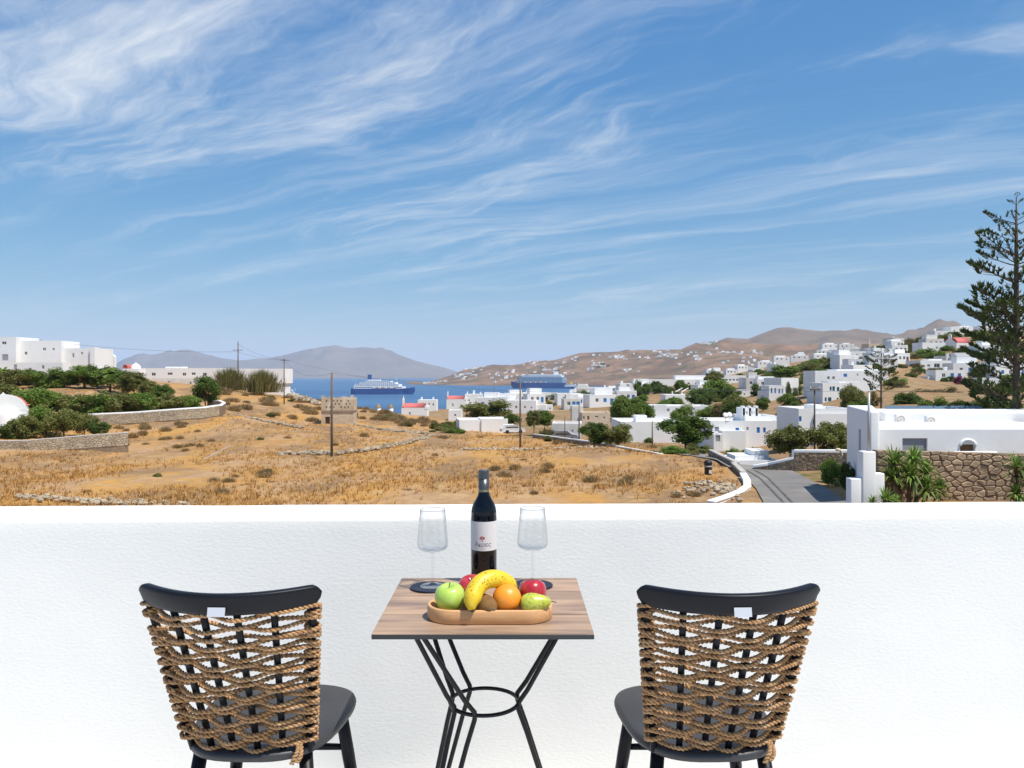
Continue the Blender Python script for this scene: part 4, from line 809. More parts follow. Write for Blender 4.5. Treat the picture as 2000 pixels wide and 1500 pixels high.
for i in range(6):
    c = P(1750 + i * 32, 806, 58.5) - o0; mb = MB(); mb.box(-.55, .55, 0, .05, 0, .75); p_ = mb.build('solar_panel', mat('solar_glass', (0.10, 0.16, 0.22), .15, .6), t, loc=c); p_.rotation_euler = (R(-50), 0, 0)
t = thing('gate_pillar', 'white gate pillar with steel lamp post at the lane', 'pillar', P(1698, 985, 41)); k = 41 / F
mb = MB(); mb.box(-13 * k, 13 * k, 0, .7, -1, 103 * k); bevel(mb.build('pillar', M['white'], t), .05, 3)
mb = MB(); mb.box(-36 * k, -13.3 * k, .05, .65, -1, 50 * k); mb.box(13.3 * k, 32 * k, .1, .6, -1, 60 * k); bevel(mb.build('side_pier', M['white'], t), .06, 3)
t = thing('lamp_post', 'thin grey steel post standing on the white gate pillar', 'post', P(1697, 881, 41.3)); mb = MB(); mb.tube([(0, 0, -.1), (0, 0, 115 * k)], [.075, .06], 10); mb.tube([(0, 0, 115 * k), (0, 0, 119 * k)], [.03, .03], 8); mb.build('post', M['steel'], t, True); mb = MB(); mb.lathe([(.14, 0), (.14, .03), (0, .03)], 12); mb.build('base_plate', M['steel'], t)
# big rubble stone wall on the right: every stone a piece
t = thing('stone_wall', 'tan fieldstone garden wall beside the yuccas at the right', 'wall', P(1712, 990, 44)); k = 44 / F; WL = 400 * k; WH = 111 * k
mb = MB(); mb.add([(0, .03, -1), (WL, .03, -1), (WL, .03, WH - .28 * 1.0 - .02), (0, .03, WH - .02), (0, .5, -1), (WL, .5, -1), (WL, .5, WH - .3), (0, .5, WH - .02)], [(0, 1, 2, 3), (3, 2, 6, 7), (1, 5, 6, 2), (0, 3, 7, 4)]); mb.build('core', M['mortar'], t)
rs = random.Random(11); cnt = 0
for poly, c in voronoi_stones(WL, WH, 0.50, 21, .54):
    lim = WH - .28 * c[0] / WL
    poly = [(p[0], min(p[1], lim)) for p in poly]; c = (c[0], min(c[1], lim - .02))
    if max(p[1] for p in poly) - min(p[1] for p in poly) < .06: continue
    mb = MB(); stone_geo(mb, [(p[0] - c[0], p[1] - c[1]) for p in poly], (0, 0), rs, .93, .085); mb.build('stone', M['stone'], t, False, (c[0], 0, c[1])); cnt += 1
# other walls
wall_path('retaining_wall', 'brown stone retaining wall with white coping along the lane', [(1470, 914, 69), (1500, 909, 68.5), (1550, 897, 67.5), (1551, 884, 67.5), (1665, 884, 66)], 2.4, .5, 'mortar', .22, 'white', .34)
wall_path('lane_wall', 'grey coped field wall running down to the lane', [(1384, 880, 79), (1410, 893, 74), (1436, 905, 70), (1456, 924, 64)], 1.0, .35, 'mortar', .14, 'concrete', .3)
wall_path('white_kerb_wall', 'low white wall bending round the lane corner', [(1457, 926, 63.5), (1465, 940, 60), (1466, 951, 57), (1452, 961, 55), (1425, 972, 52.5), (1395, 982, 50)], .75, .45, 'white', .12, 'white')
wall_path('field_wall', 'long white capped wall along the right edge of the field', [(1040, 849, 121), (1100, 857, 110), (1160, 865, 101), (1220, 876, 92), (1290, 889, 82)], .9, .3, 'stone_dark', .16, 'white2')
wall_path('garden_wall', 'curved stone garden wall with white coping on the left slope', [(172, 811, 124), (260, 807, 126), (340, 801, 128), (400, 797, 131), (428, 793, 135), (436, 788, 141), (425, 784, 147), (405, 784, 150)], 1.6, .4, 'mortar', .22, 'white', .42)
wall_path('boundary_wall', 'low pale stone wall with flat top at the lower left', [(-60, 864, 87), (60, 861, 87), (160, 852, 88.5), (250, 846, 90)], 1.35, .4, 'mortar', .1, 'concrete', .36)
wall_path('terrace_retaining_wall', 'dark stone terrace wall below the harbour houses', [(1060, 787, 300), (1090, 785, 300), (1125, 789, 300), (1160, 787, 300), (1200, 788, 300)], 2.4, .5, 'stone_dark', .2, 'concrete')
rubble('tumbled dry stone wall crossing the middle of the field', [(540, 88), (600, 90), (648, 89), (700, 93), (760, 100), (810, 112), (850, 128)], 420, .30, .5, 1)
rubble('low line of loose stones at the foot of the tall middle pole', [(900, 97), (960, 98), (1020, 96), (1090, 95), (1180, 92)], 240, .24, .6, 2)
rubble('short tumbled stone row left of the dovecote', [(460, 140), (510, 137), (560, 132), (590, 128)], 170, .28, .5, 3)
rubble('broken stone row right of the dovecote', [(692, 150), (730, 142), (780, 136), (830, 131)], 200, .3, .6, 4)
rubble('scattered stone row along the near left edge of the field', [(30, 53), (90, 52.5), (160, 51.5), (220, 50.5), (290, 50), (370, 50)], 230, .17, .35, 5)
rubble('grey boulders on the brow beside the thin pole', [(560, 196), (580, 192), (600, 188), (620, 184)], 30, 1.0, 1.5, 6, 'boulder_heap', 'boulders')
rubble('pale stones strewn at the field corner by the lane', [(1330, 56), (1365, 58), (1400, 58), (1425, 57), (1440, 54)], 110, .2, 1.6, 8, 'stone_heap', 'stones')
# poles
pole('tall brown wooden pole standing in the middle of the field', 648, 728, 897, 85, r0=.15)
pole('wooden utility pole right of the wine bottle', 1016, 738, 877, 103, r0=.13)
pole('utility pole with double crossarm on the left skyline', 465, 667, 752, 205, [(.5, 0.1), (2.2, 1.3)], r0=.17)
pole('thin utility pole with one crossarm beside the white house on the point', 555, 699, 786, 178, [(.5, 1.0)], r0=.14)
pole('thin pole beside the plain white box house', 1131, 790, 866, 112, r0=.10)
pole('short pole in front of the white box wall', 1103, 812, 862, 118, r0=.08)
pole('dark pole rising from the villa veranda', 1274, 822, 862, 104, r0=.09)
pole('wooden utility pole in front of the long low white house', 1591, 755, 880, 78, [(.3, .5)], r0=.10)
pole('thin pole left of the grey white house', 1559, 755, 820, 150, r0=.11)
pole('slim pole behind the sprawling lane house', 1546, 792, 850, 105, r0=.06)
pole('small pole on the harbour slope', 965, 740, 800, 280, r0=.12)
t1 = P(465, 682, 205); t2 = P(555, 702, 178); t3 = P(1016, 739, 103); t4 = P(648, 729, 85)
cable('upper cable strung from the left hotel to the crossarm pole', P(60, 662, 190), P(465, 687, 205), 1.0, .03); cable('cable between the two crossarm poles', P(465, 672, 205), t2, .8, .022)
cable('lower cable between the two crossarm poles', P(465, 687, 205), P(555, 703, 178), .5, .022); cable('cable running from the thin crossarm pole towards the right village', t2, P(1591, 757, 78), 3.0, .016)
cable('cable from the thin crossarm pole down to the field pole', t2, t4, 1.5, .014); cable('cable from the field pole to the pole right of the bottle', t4, t3, .7, .012)
cable('pale cable crossing the village on the right', P(1180, 752, 120), P(2050, 763, 60), .4, .012); cable('pale cable crossing the right hillside', P(1660, 680, 90), P(2060, 690, 60), .5, .012)
# cars and small things
def car(label, px, base, d, colr, rz, L_=3.9):
    t = thing('parked_car', label, 'car', P(px, base, d), rz); mc = mat('car_paint', colr, .3, .5, coat=.5); mb = MB()
    pr = [(-L_ / 2, .35), (-L_ / 2, .8), (-L_ * .42, .92), (-L_ * .34, 1.4), (L_ * .1, 1.45), (L_ * .26, .98), (L_ * .47, .85), (L_ / 2, .6), (L_ / 2, .3)]
    mb.add([(x, -.82, z) for x, z in pr] + [(x, .82, z) for x, z in pr], [tuple(range(9)), tuple(reversed(range(9, 18))), *[(i, (i + 1) % 9, 9 + (i + 1) % 9, 9 + i) for i in range(9)]]); bevel(mb.build('body', mc, t), .07, 2)
    for s in (-1, 1):
        g = MB(); g.add([(-L_ * .36, s * .84, .95), (L_ * .22, s * .84, .97), (L_ * .08, s * .80, 1.36), (-L_ * .31, s * .80, 1.33)], [(0, 1, 2, 3)]); g.build('side_window', M['pane'], t)
        for x in (-L_ * .3, L_ * .3):
            w_ = MB(); w_.lathe([(0, -.1), (.2, -.1), (.31, -.08), (.31, .08), (.2, .1), (0, .1)], 14); o = w_.build('wheel', M['black'], t, True, (x, s * .78, .31)); o.rotation_euler = (R(90), 0, 0)
    return t
car('small white parked car beside the blank white box house', 1001, 846, 136, (.7, .7, .7), .3); car('grey parked car in front of the plain white box house', 1104, 861, 119, (.3, .32, .35), -.2); car('dark car parked under the grey white house', 1545, 788, 190, (.05, .05, .06), .1)
t = thing('litter_bin', 'small black bin with a white panel at the corner of the field', 'bin', P(1383, 927, 63)); mb = MB(); mb.lathe([(0, .0), (.26, .0), (.28, .1), (.30, .85), (.33, .87), (.33, .98), (.22, 1.12), (0, 1.18)], 16); mb.build('body', M['black'], t, True)
mb = MB(); mb.box(.0, .2, -.33, -.27, .12, .38); mb.build('panel', M['wframe'], t); mb = MB(); mb.lathe([(.31, .6), (.325, .61), (.325, .70), (.31, .71)], 16); mb.build('band', M['steel'], t, True)
t = thing('bent_post', 'bent beige lamp pipe against the retaining wall', 'post', P(1645, 935, 58)); k = 58 / F; mb = MB(); mb.tube([(0, 0, -.5), (0, 0, 44 * k), (-2 * k, 0, 53 * k), (-6 * k, 0, 57 * k), (-9 * k, 0, 56 * k)], [.08, .08, .09, .1, .1], 8); mb.build('pipe', M['cream'], t, True); mb = MB(); mb.lathe([(.13, 0), (.16, .12), (.1, .2), (0, .22)], 10, (-9 * k, 0, 54 * k)); mb.build('lamp_head', M['cream'], t, True)
for px, py, d in ((1417, 821, 97), (1425, 820, 98)):
    t = thing('satellite_dish', 'white satellite dish on the flat roof, ' + ('left of the pair' if px < 1420 else 'right of the pair'), 'satellite dish', P(px, py, d)); mb = MB(); mb.lathe([(0, .10), (.2, .07), (.38, 0), (.36, 0), (.2, .05), (0, .08)], 18); o = mb.build('dish', M['wframe'], t, True, (0, 0, .6)); o.rotation_euler = (R(65), 0, R(10)); mb = MB(); mb.tube([(0, .05, -.4), (0, .05, .55)], .03, 6); mb.build('mount', M['steel'], t)
for i in range(7):
    p = P(1322 + i * 12, 764, 300); t = thing('pergola_beam', 'white sloping beam of the green pergola terrace', 'beam', p, group='pergola beams'); mb = MB(); mb.box(-.15, .15, -1, 4.5, -.1, .12); mb.box(-.12, .12, -1, -.7, -3, -.1); mb.build('beam', M['white'], t); t.rotation_euler = (R(14), 0, R(-38))
# plank lying in the field
t = on_ground(426, 84); mb = MB(); mb.box(-1.6, 1.6, -.07, .07, 0, .07); o = tag(mb.build('plank', M['concrete'], loc=t + Vector((0, 0, .75))), 'pale weathered plank leaning in the dry grass', 'plank'); o.rotation_euler = (0, R(-24), R(38))
# far houses on the headland
fm = []
for s in range(4):
    r = random.Random(s); mb = MB()
    for q in range(3): x, y = r.uniform(-9, 5), r.uniform(-3, 3); mb.box(x, x + r.uniform(7, 14), y, y + 8, -6, r.uniform(4, 8))
    fm.append(mb.mesh('far_house', M['white']))
clus = [(845, .35, 18, .2, 10), (905, .45, 30, .3, 24), (925, .9, 25, .1, 14), (985, .35, 35, .25, 18), (1040, .8, 30, .15, 14), (1085, .5, 30, .3, 26), (1120, .8, 25, .12, 16), (1165, .45, 18, .14, 16), (1205, .7, 34, .16, 30), (1290, .75, 55, .16, 34), (1380, .93, 22, .07, 12), (1350, .5, 45, .25, 20), (1440, .7, 50, .2, 26), (1480, .35, 40, .2, 16), (1230, .3, 14, .05, 8)]
for cx_, ct, sx, st_, n in clus:
    for q in range(n):
        px = rnd.gauss(cx_, sx * .55); tt = min(.97, max(.03, rnd.gauss(ct, st_ * .5))); p = HEAD(px, tt, seed=1)
        o = inst('far_house', fm[rnd.randrange(4)], None, p + Vector((0, 0, 2)), (0, 0, rnd.uniform(-.5, .5)), rnd.uniform(.7, 1.5)); tag(o, 'tiny white house scattered over the brown headland', 'house', 'headland houses')
for px, tt, s in ((1160, .42, 1), (1175, .46, 1), (1185, .4, 1), (1168, .38, .8), (1378, .98, .8), (1388, .97, .8), (910, .3, .7), (1060, .62, .7), (1090, .45, .7), (1130, .7, .7)):
    o = inst('far_trees', crown_mesh('crown', M['leaf_dark'], int(px), 500, 14, .12) if px == 1160 else bpy.data.meshes['crown_far'] if 'crown_far' in bpy.data.meshes else crown_mesh('crown_far', M['leaf_dark'], 99, 500, 14, .12), None, HEAD(px, tt, seed=1) + Vector((0, 0, 4)), (0, 0, px), (26 * s, 22 * s, 9 * s)); tag(o, 'dark clump of trees among the headland houses', 'trees', 'headland tree clumps')

rf = random.Random(14)
def filler(n, px0, px1, d0, d1, label, group):
    for i in range(n):
        px, d = rf.uniform(px0, px1), math.exp(rf.uniform(math.log(d0), math.log(d1))); p = on_ground(px, d); py = HY - (p.z - ZC) * F / d; w = rf.uniform(5, 9) * F / d; h = rf.uniform(3.0, 4.6) * F / d
        k = w / 4; ws = [(px - k * .9, py - h * .55, 1.0 * F / d, 1.1 * F / d, rf.choice('ddb')), (px + k * .3, py - h * .55, 1.0 * F / d, 1.2 * F / d, rf.choice('ddb')), (px + k * 1.3, py - h * .42, 1.0 * F / d, 2.0 * F / d, rf.choice('bDn'))]
        house(label, px - w / 2, px + w / 2, py - h, py, d, rf.uniform(5, 8), ws, rf.uniform(-16, 16), [(px - w / 2 + rf.uniform(.1, .3) * w, px + w / 2 - rf.uniform(.05, .3) * w, py - h * rf.uniform(1.25, 1.6), py, 2.2, 4)] if rf.random() < .6 else [], [(px + rf.uniform(-.3, .3) * w, .8 * F / d, .9 * F / d)], 'white' if rf.random() < .8 else 'white2', group=group, name='village_house')
filler(18, 1090, 1530, 240, 480, 'small white house among the trees of the lower village', 'lower village houses')
filler(22, 1620, 1990, 215, 410, 'small white house half hidden on the upper right slope', 'upper slope houses')
filler(8, 840, 1120, 240, 330, 'small white house near the water in the middle distance', 'waterside houses')
# ------------------------------------------------------------------ trees and plants
ORD = ['leftmost', 'second', 'third', 'fourth', 'fifth', 'sixth', 'seventh', 'eighth', 'ninth', 'tenth', 'eleventh', 'twelfth', 'thirteenth', 'fourteenth']
def relabel(group, what):
    """give the members of a small group labels by their place from the left"""
    bpy.context.view_layer.update(); ms = sorted([o for o in bpy.data.objects if o.get('group') == group], key=lambda o: o.matrix_world.translation.x / o.matrix_world.translation.y)
    for i, o in enumerate(ms): o['label'] = (ORD[i] + ' ' if i else 'leftmost ') + what + (', counted from the left' if i else '')
araucaria('tall araucaria with upswept tiers at the right edge', 1985, 382, 892, 60, 92,
          [(.975, .18, 0), (.90, .52, 0), (.822, .64, 0), (.766, .80, 0), (.735, .70, 0), (.67, 1.0, 0), (.60, .75, 0), (.547, 1.0, 1), (.486, 1.04, 1), (.42, .95, 1), (.375, .9, 0), (.335, .95, 1), (.27, .92, 0), (.22, .92, 1), (.16, .85, 0), (.10, .85, 0), (.05, .9, 0)], 5)
araucaria('young thin araucaria in front of the teal shuttered villa', 1721, 676, 800, 108, 34, [(.97, .25, 0), (.88, .45, 0), (.78, .7, 0), (.68, .9, 0), (.58, .8, 0), (.48, 1.0, 0), (.38, .9, 0), (.28, .8, 0)], 5)
tree('round dark green tree in front of the stepped white house', 1290, 1388, 812, 872, 88, 'dark', trunk=.12)
tree('tall pointed pine left of the stepped house', 1193, 1243, 776, 832, 140, 'mid', trunk=.1)
tree('bushy green pine beside the pointed pine', 1236, 1278, 782, 832, 142, 'mid', trunk=.1)
tree('broad dark bush left half of the hedge behind the field wall', 1132, 1190, 826, 868, 97, 'dark', trunk=.1)
tree('broad bright green bush right half of the hedge behind the field wall', 1176, 1238, 826, 868, 96, 'olive', trunk=.1)
tree('large dark tree beside the lane with brown shade', 1500, 1592, 826, 896, 74, 'olive', trunk=.1)
tree('second dark tree beside the lane near the villa', 1586, 1662, 826, 894, 73, 'olive', trunk=.1)
tree('spreading olive tree in front of the red vaulted house', 902, 1000, 780, 828, 178, 'olive', trunk=.25)
tree('small tree hanging over the white box house', 985, 1016, 806, 836, 148, 'dark', trunk=.2)
tree('dark feathery tree right of the tall pole', 1026, 1058, 802, 846, 140, 'olive', trunk=.35)
tree('bright green leafy tree between pole and white box', 1046, 1082, 800, 840, 142, 'mid', trunk=.25)
tree('upright green tree on the ochre slope by the harbour', 1126, 1155, 760, 794, 285, 'olive', trunk=.25)
tree('dark garden tree at the end of the curved wall', 374, 430, 736, 796, 148, 'dark', trunk=.2)
tree('tall dark tree left of the pergola terrace', 1236, 1272, 742, 784, 300, 'dark', trunk=.15)
tree('wide dark tree under the pergola building', 1272, 1318, 748, 786, 302, 'dark', trunk=.15)
tree('large rounded tree beside the white school block', 1370, 1432, 742, 790, 255, 'mid', trunk=.12)
tree('brownish tree rising above the school block', 1376, 1412, 722, 760, 330, 'olive', trunk=.2)
tree('reddish brown tree behind the round dark tree', 1384, 1420, 788, 822, 132, 'dry', trunk=.1)
tree('dark tree behind the lane house', 1412, 1456, 785, 824, 130, 'dark', trunk=.1)
tree('green tree below the cube house', 1466, 1502, 748, 782, 250, 'dark', trunk=.15)
tree('dark cypress like tree in front of the gabled hall', 1530, 1550, 738, 784, 206, 'cone', trunk=.05)
tree('dark conical cypress right of the bougainvillea', 1885, 1928, 732, 800, 150, 'cone', trunk=.05)
tree('broad garden tree over the village left of the brown slope', 1506, 1560, 712, 738, 300, 'mid', trunk=.1)
tree('spreading pine below the many windowed house', 1560, 1606, 706, 736, 310, 'olive', trunk=.15)
tree('round tree beside the castle like villa', 1730, 1762, 664, 686, 405, 'dark', trunk=.15)
tree('pale green tree on the skyline', 1764, 1796, 660, 684, 405, 'olive', trunk=.15)
tree('round tree right of the teal shuttered villa', 1728, 1768, 734, 768, 190, 'mid', trunk=.15)
tree('dark tree left of the balcony villa', 1772, 1818, 718, 754, 262, 'dark', trunk=.1)
tree('green tree in front of the balcony villa', 1828, 1858, 722, 742, 262, 'mid', trunk=.1)
tree('tall garden tree behind the cypress', 1895, 1925, 710, 752, 220, 'dark', trunk=.1)
tree('bushy tree on the upper slope', 1780, 1842, 682, 712, 318, 'mid', trunk=.05)
tree('wide hilltop tree left of the red tiled chapel', 1818, 1870, 652, 678, 390, 'olive', trunk=.1)
tree('dark hillside tree under the red tiled chapel', 1862, 1920, 676, 708, 325, 'dark', trunk=.05)
tree('broad dark tree behind the araucaria trunk', 1925, 2015, 662, 706, 330, 'dark', trunk=.05)
shrub('pink bougainvillea beside the white hillside house', 1860, 1888, 735, 764, 215, 'pink')
shrub('bright green bush beside the retaining wall', 1602, 1648, 893, 942, 57, 'mid'); shrub('small dark bush at the villa foot', 1640, 1668, 905, 950, 52, 'dark')
shrub('green bush left of the lane shed', 1412, 1446, 874, 902, 80, 'mid'); shrub('green bush behind the lane shed', 1448, 1488, 872, 896, 82, 'mid')
shrub('long green hedge below the round dark tree', 1282, 1348, 872, 892, 84, 'mid'); shrub('green hedge end near the lane wall', 1340, 1392, 866, 890, 85, 'olive')
for i, (a, b_, t_, bs, d, k_) in enumerate([(1640, 1690, 748, 800, 125, 'olive'), (1745, 1800, 768, 800, 120, 'dark'), (1795, 1850, 775, 806, 112, 'mid'), (1850, 1905, 780, 808, 112, 'dark'), (1740, 1775, 745, 772, 185, 'dry'), (1775, 1860, 760, 790, 160, 'dry'), (1838, 1884, 756, 782, 160, 'dry'), (1690, 1720, 765, 800, 120, 'dry'), (1655, 1700, 780, 806, 100, 'mid'), (1900, 1990, 770, 815, 100, 'dark'), (1948, 2010, 735, 770, 160, 'mid')]):
    shrub('leafy garden shrub on the slope above the villa roof', a, b_, t_, bs, d, k_, 'slope shrubs')
for i in range(230):
    px = rnd.uniform(1520, 1990); d = rnd.uniform(230, 410); p = on_ground(px, d); py = HY - (p.z - ZC) * F / d; s = rnd.uniform(6, 14)
    shrub('low hillside bush among the upper houses on the right', px - s, px + s, py - s * .9, py + 2, d, rnd.choice(['dark', 'mid', 'mid', 'olive', 'dry']), 'hillside bushes')
for i in range(90):
    px = rnd.uniform(1060, 1560); d = math.exp(rnd.uniform(math.log(105), math.log(450))); p = on_ground(px, d); py = HY - (p.z - ZC) * F / d; s = rnd.uniform(6, 13)
    shrub('garden bush between the houses of the lower village', px - s, px + s, py - s, py + 2, d, rnd.choice(['dark', 'mid', 'olive']), 'village bushes')
# left garden
for i, (px, t_, bs, w, d, k_) in enumerate([(25, 722, 758, 26, 160, 'olive'), (95, 718, 758, 34, 164, 'mid'), (130, 722, 756, 22, 165, 'dark'), (165, 715, 754, 34, 166, 'mid'), (190, 712, 752, 24, 167, 'dark'), (240, 722, 760, 32, 160, 'mid'), (262, 728, 766, 28, 158, 'olive'), (210, 714, 746, 24, 172, 'mid'), (60, 718, 752, 24, 168, 'dark'), (290, 745, 775, 20, 152, 'olive')]):
    tree('olive tree in the terraced garden row below the hotel', px - w, px + w, t_, bs, d, k_, trunk=.05, group='garden olives', name='olive_tree')
for px, t_, bs, d, s in ((35, 716, 762, 166, 24), (125, 714, 762, 166, 22), (165, 712, 760, 166, 24), (215, 708, 765, 163, 28), (306, 780, 803, 140, 12), (2, 708, 760, 166, 26)):
    palm('green palm among the olives of the terraced garden', px, t_, bs, d, s, 'garden palms')
for px, t_, bs, w, d, k_ in ((15, 745, 790, 44, 135, 'olive'), (70, 755, 800, 48, 130, 'mid'), (145, 772, 812, 36, 130, 'olive'), (190, 766, 808, 46, 131, 'mid'), (235, 764, 806, 40, 132, 'olive'), (275, 768, 804, 34, 134, 'mid'), (335, 768, 802, 30, 138, 'olive'), (365, 770, 798, 28, 140, 'mid'), (318, 752, 784, 22, 148, 'dark')):
    shrub('rounded grey green bush on the lower garden terrace', px - w, px + w, t_, bs, d, k_, 'lower garden bushes')
for px, t_, bs, w, d, k_ in ((90, 792, 845, 32, 100, 'mid'), (125, 796, 850, 34, 98, 'olive'), (50, 812, 858, 30, 95, 'olive'), (20, 822, 862, 24, 94, 'dark'), (165, 806, 846, 26, 102, 'olive'), (195, 825, 848, 22, 99, 'dark'), (70, 790, 830, 26, 106, 'olive')):
    tree('small leafy tree behind the low stone wall beside the chapel', px - w, px + w, t_, bs, d, k_, trunk=.08, group='chapel trees', name='garden_tree')
for i in range(26):
    px = rnd.uniform(1190, 1540); d = math.exp(rnd.uniform(math.log(140), math.log(340))); p = on_ground(px, d); py = HY - (p.z - ZC) * F / d; hh = rnd.uniform(2.8, 5.2) * F / d; ww = hh * rnd.uniform(.45, .7)
    tree('leafy tree standing between the white houses of the village', px - ww, px + ww, py - hh, py, d, rnd.choice(['dark', 'mid', 'mid', 'olive']), trunk=.15, group='village trees', name='village_tree')
relabel('garden olives', 'olive tree in the garden row below the hotel'); relabel('garden palms', 'palm among the garden olives'); relabel('lower garden bushes', 'rounded bush on the lower garden terrace'); relabel('chapel trees', 'small tree behind the low stone wall'); relabel('slope shrubs', 'leafy shrub above the villa roof'); relabel('pergola beams', 'white sloping pergola beam'); relabel('far village houses', 'white house in the far village below the mountain')
reed_clump('tall brown and green reed clump under the crossarm pole', 420, 478, 712, 760, 200, 1); reed_clump('pale green reed clump before the white house on the point', 484, 540, 716, 764, 196, 2); reed_clump('dry yellow reeds beside the plain white box house', 1050, 1090, 832, 862, 122, 3)
yucca('large yucca clump with many heads before the stone wall', 1770, 985, 42.6, [(1745, 908, 46, 0), (1790, 902, 44, .3), (1772, 930, 48, -.4), (1812, 928, 42, .2), (1735, 932, 38, -.3), (1800, 955, 42, -.5), (1832, 955, 32, -.2)])
yucca('low yucca tuft in front of the gate pillar', 1728, 992, 40, [(1728, 978, 34, 0), (1752, 982, 24, .2), (1706, 984, 22, .1)]); yucca('yucca at the right edge of the picture', 1992, 990, 42, [(1985, 915, 38, 0), (2004, 940, 40, -.3), (1980, 965, 34, -.2), (2020, 925, 36, .2)])
# scrub belts and dry shrubs in the field
r = random.Random(77)
for px0, px1, d0, d1, n, s0, s1 in ((420, 640, 150, 195, 40, 7, 16), (690, 790, 165, 195, 22, 7, 14), (750, 850, 150, 175, 22, 8, 14), (840, 905, 135, 165, 22, 7, 13), (0, 1400, 52, 75, 26, 8, 18), (0, 1400, 75, 125, 26, 5, 11), (220, 420, 95, 128, 20, 6, 14)):
    for i in range(n):
        px, d = r.uniform(px0, px1), r.uniform(d0, d1); p = on_ground(px, d); py = HY - (p.z - ZC) * F / d; s = r.uniform(s0, s1)
        if px > 840 and px < 910 and d0 == 135: kd = r.choice(['mid', 'olive', 'grey'])
        else: kd = 'grey' if r.random() < .95 else 'olive'
        shrub('dry grey scrub bush growing in the ochre field' if kd == 'grey' else 'greenish scrub bush growing in the ochre field', px - s, px + s, py - s * r.uniform(.7, 1.1), py + 1, d, kd, 'dry scrub' if kd == 'grey' else 'green scrub', 'scrub_bush')
gv, gf = [], []
r = random.Random(5)
for i in range(30000):
    d = 32 * (165 / 32) ** (r.random() ** 1.15); px = r.uniform(-30, 1420) if d > 62 else r.uniform(-30, 1440)
    x, y = (px - CX) * d / F, d
    if mnoise.noise((x * .12, y * .07, 3)) + r.uniform(-.28, .28) < -.04: continue
    gv.append((x, y))
gz = tz(np.array([g[0] for g in gv]), np.array([g[1] for g in gv])); mb = MB()
for (x, y), z in zip(gv, gz):
    z += mnoise.noise((x * 0.35, y * 0.35, 0)) * 0.16 + mnoise.noise((x * 0.09, y * 0.09, 5)) * 0.28
    h = r.uniform(.15, .42) * (1.5 if r.random() < .06 else 1); lx, ly = r.gauss(0, .12), r.gauss(0, .12)
    for q in range(5):
        a = r.uniform(0, 6.28); o = r.uniform(0, .18); px_, py_ = x + math.cos(a) * o, y + math.sin(a) * o; w = .035
        mb.add([(px_ - w * math.sin(a), py_ + w * math.cos(a), z - .06), (px_ + w * math.sin(a), py_ - w * math.cos(a), z - .06), (px_ + math.cos(a) * h * .6 + lx, py_ + math.sin(a) * h * .6 + ly, z + h * r.uniform(.7, 1.1))], [(0, 1, 2)])
tag(mb.build('dry_grass', M['grass']), 'dry golden grass covering the field', None, kind='stuff')
# ------------------------------------------------------------------ terrace
yaw = R(1.5)
mb = MB(); Lw = 7.0; n = 180; prof = []
T0, T1, ZT, rr_ = 0.0, 0.235, 0.867, 0.022
prof = [(T0, -.02)] + [(T0, z) for z in np.linspace(.0, ZT - rr_, 26)] + [(T0 + rr_ * (1 - math.cos(a)), ZT - rr_ + rr_ * math.sin(a)) for a in np.linspace(.3, math.pi / 2, 5)] + [(y, ZT) for y in np.linspace(T0 + .05, T1 - .05, 5)] + [(T1 - rr_ * (1 - math.cos(a)), ZT - rr_ + rr_ * math.sin(a)) for a in np.linspace(math.pi / 2, 0, 5)] + [(T1, -7.5)]
for i in range(n + 1):
    x = -Lw / 2 + Lw * i / n
    for y, z in prof:
        a = mnoise.noise((x * 2.2, z * 2.2, y * 3)) * .003 + mnoise.noise((x * 7, z * 7, y * 7)) * .0012
        mb.v.append((x, y - a, z + (a * .8 if z > ZT - .03 else 0)))
m_ = len(prof)
for i in range(n):
    for j in range(m_ - 1): mb.f.append((i * m_ + j, (i + 1) * m_ + j, (i + 1) * m_ + j + 1, i * m_ + j + 1))
ow = mb.build('parapet_wall', M['stucco'], smooth=True, loc=(0, 2.62, 0)); ow.rotation_euler = (0, 0, yaw); tag(ow, 'white stucco terrace parapet behind the table and chairs', 'wall', kind='thing')
mb = MB(); mb.box(-4, 4, -3.0, 2.66, -.35, 0.0)
tag(mb.build('terrace_floor', mat('white_floor', (0.74, 0.73, 0.71), .7, .3, var=(.69, .68, .66), scale=2)), 'white painted terrace floor', None, kind='structure')
# ------------------------------------------------------------------ table
mwood = bpy.data.materials.new('wood_decor'); mwood.use_nodes = True; N = mwood.node_tree.nodes; L = mwood.node_tree.links; b = N['Principled BSDF']; b.inputs['Roughness'].default_value = .45; b.inputs['Specular IOR Level'].default_value = .35
tc = N.new('ShaderNodeTexCoord'); oi = N.new('ShaderNodeObjectInfo'); ad = N.new('ShaderNodeVectorMath'); ad.operation = 'ADD'; L.new(tc.outputs['Object'], ad.inputs[0]); cx_ = N.new('ShaderNodeCombineXYZ'); mu = N.new('ShaderNodeMath'); mu.operation = 'MULTIPLY'; mu.inputs[1].default_value = 9; L.new(oi.outputs['Random'], mu.inputs[0]); L.new(mu.outputs[0], cx_.inputs[0]); L.new(mu.outputs[0], cx_.inputs[2]); L.new(cx_.outputs[0], ad.inputs[1])
mp = N.new('ShaderNodeMapping'); mp.inputs['Scale'].default_value = (2.0, 15, 15); L.new(ad.outputs[0], mp.inputs[0])
n1 = N.new('ShaderNodeTexNoise'); n1.inputs['Scale'].default_value = 1.6; n1.inputs['Detail'].default_value = 9; n1.inputs['Distortion'].default_value = .8; L.new(mp.outputs[0], n1.inputs['Vector'])
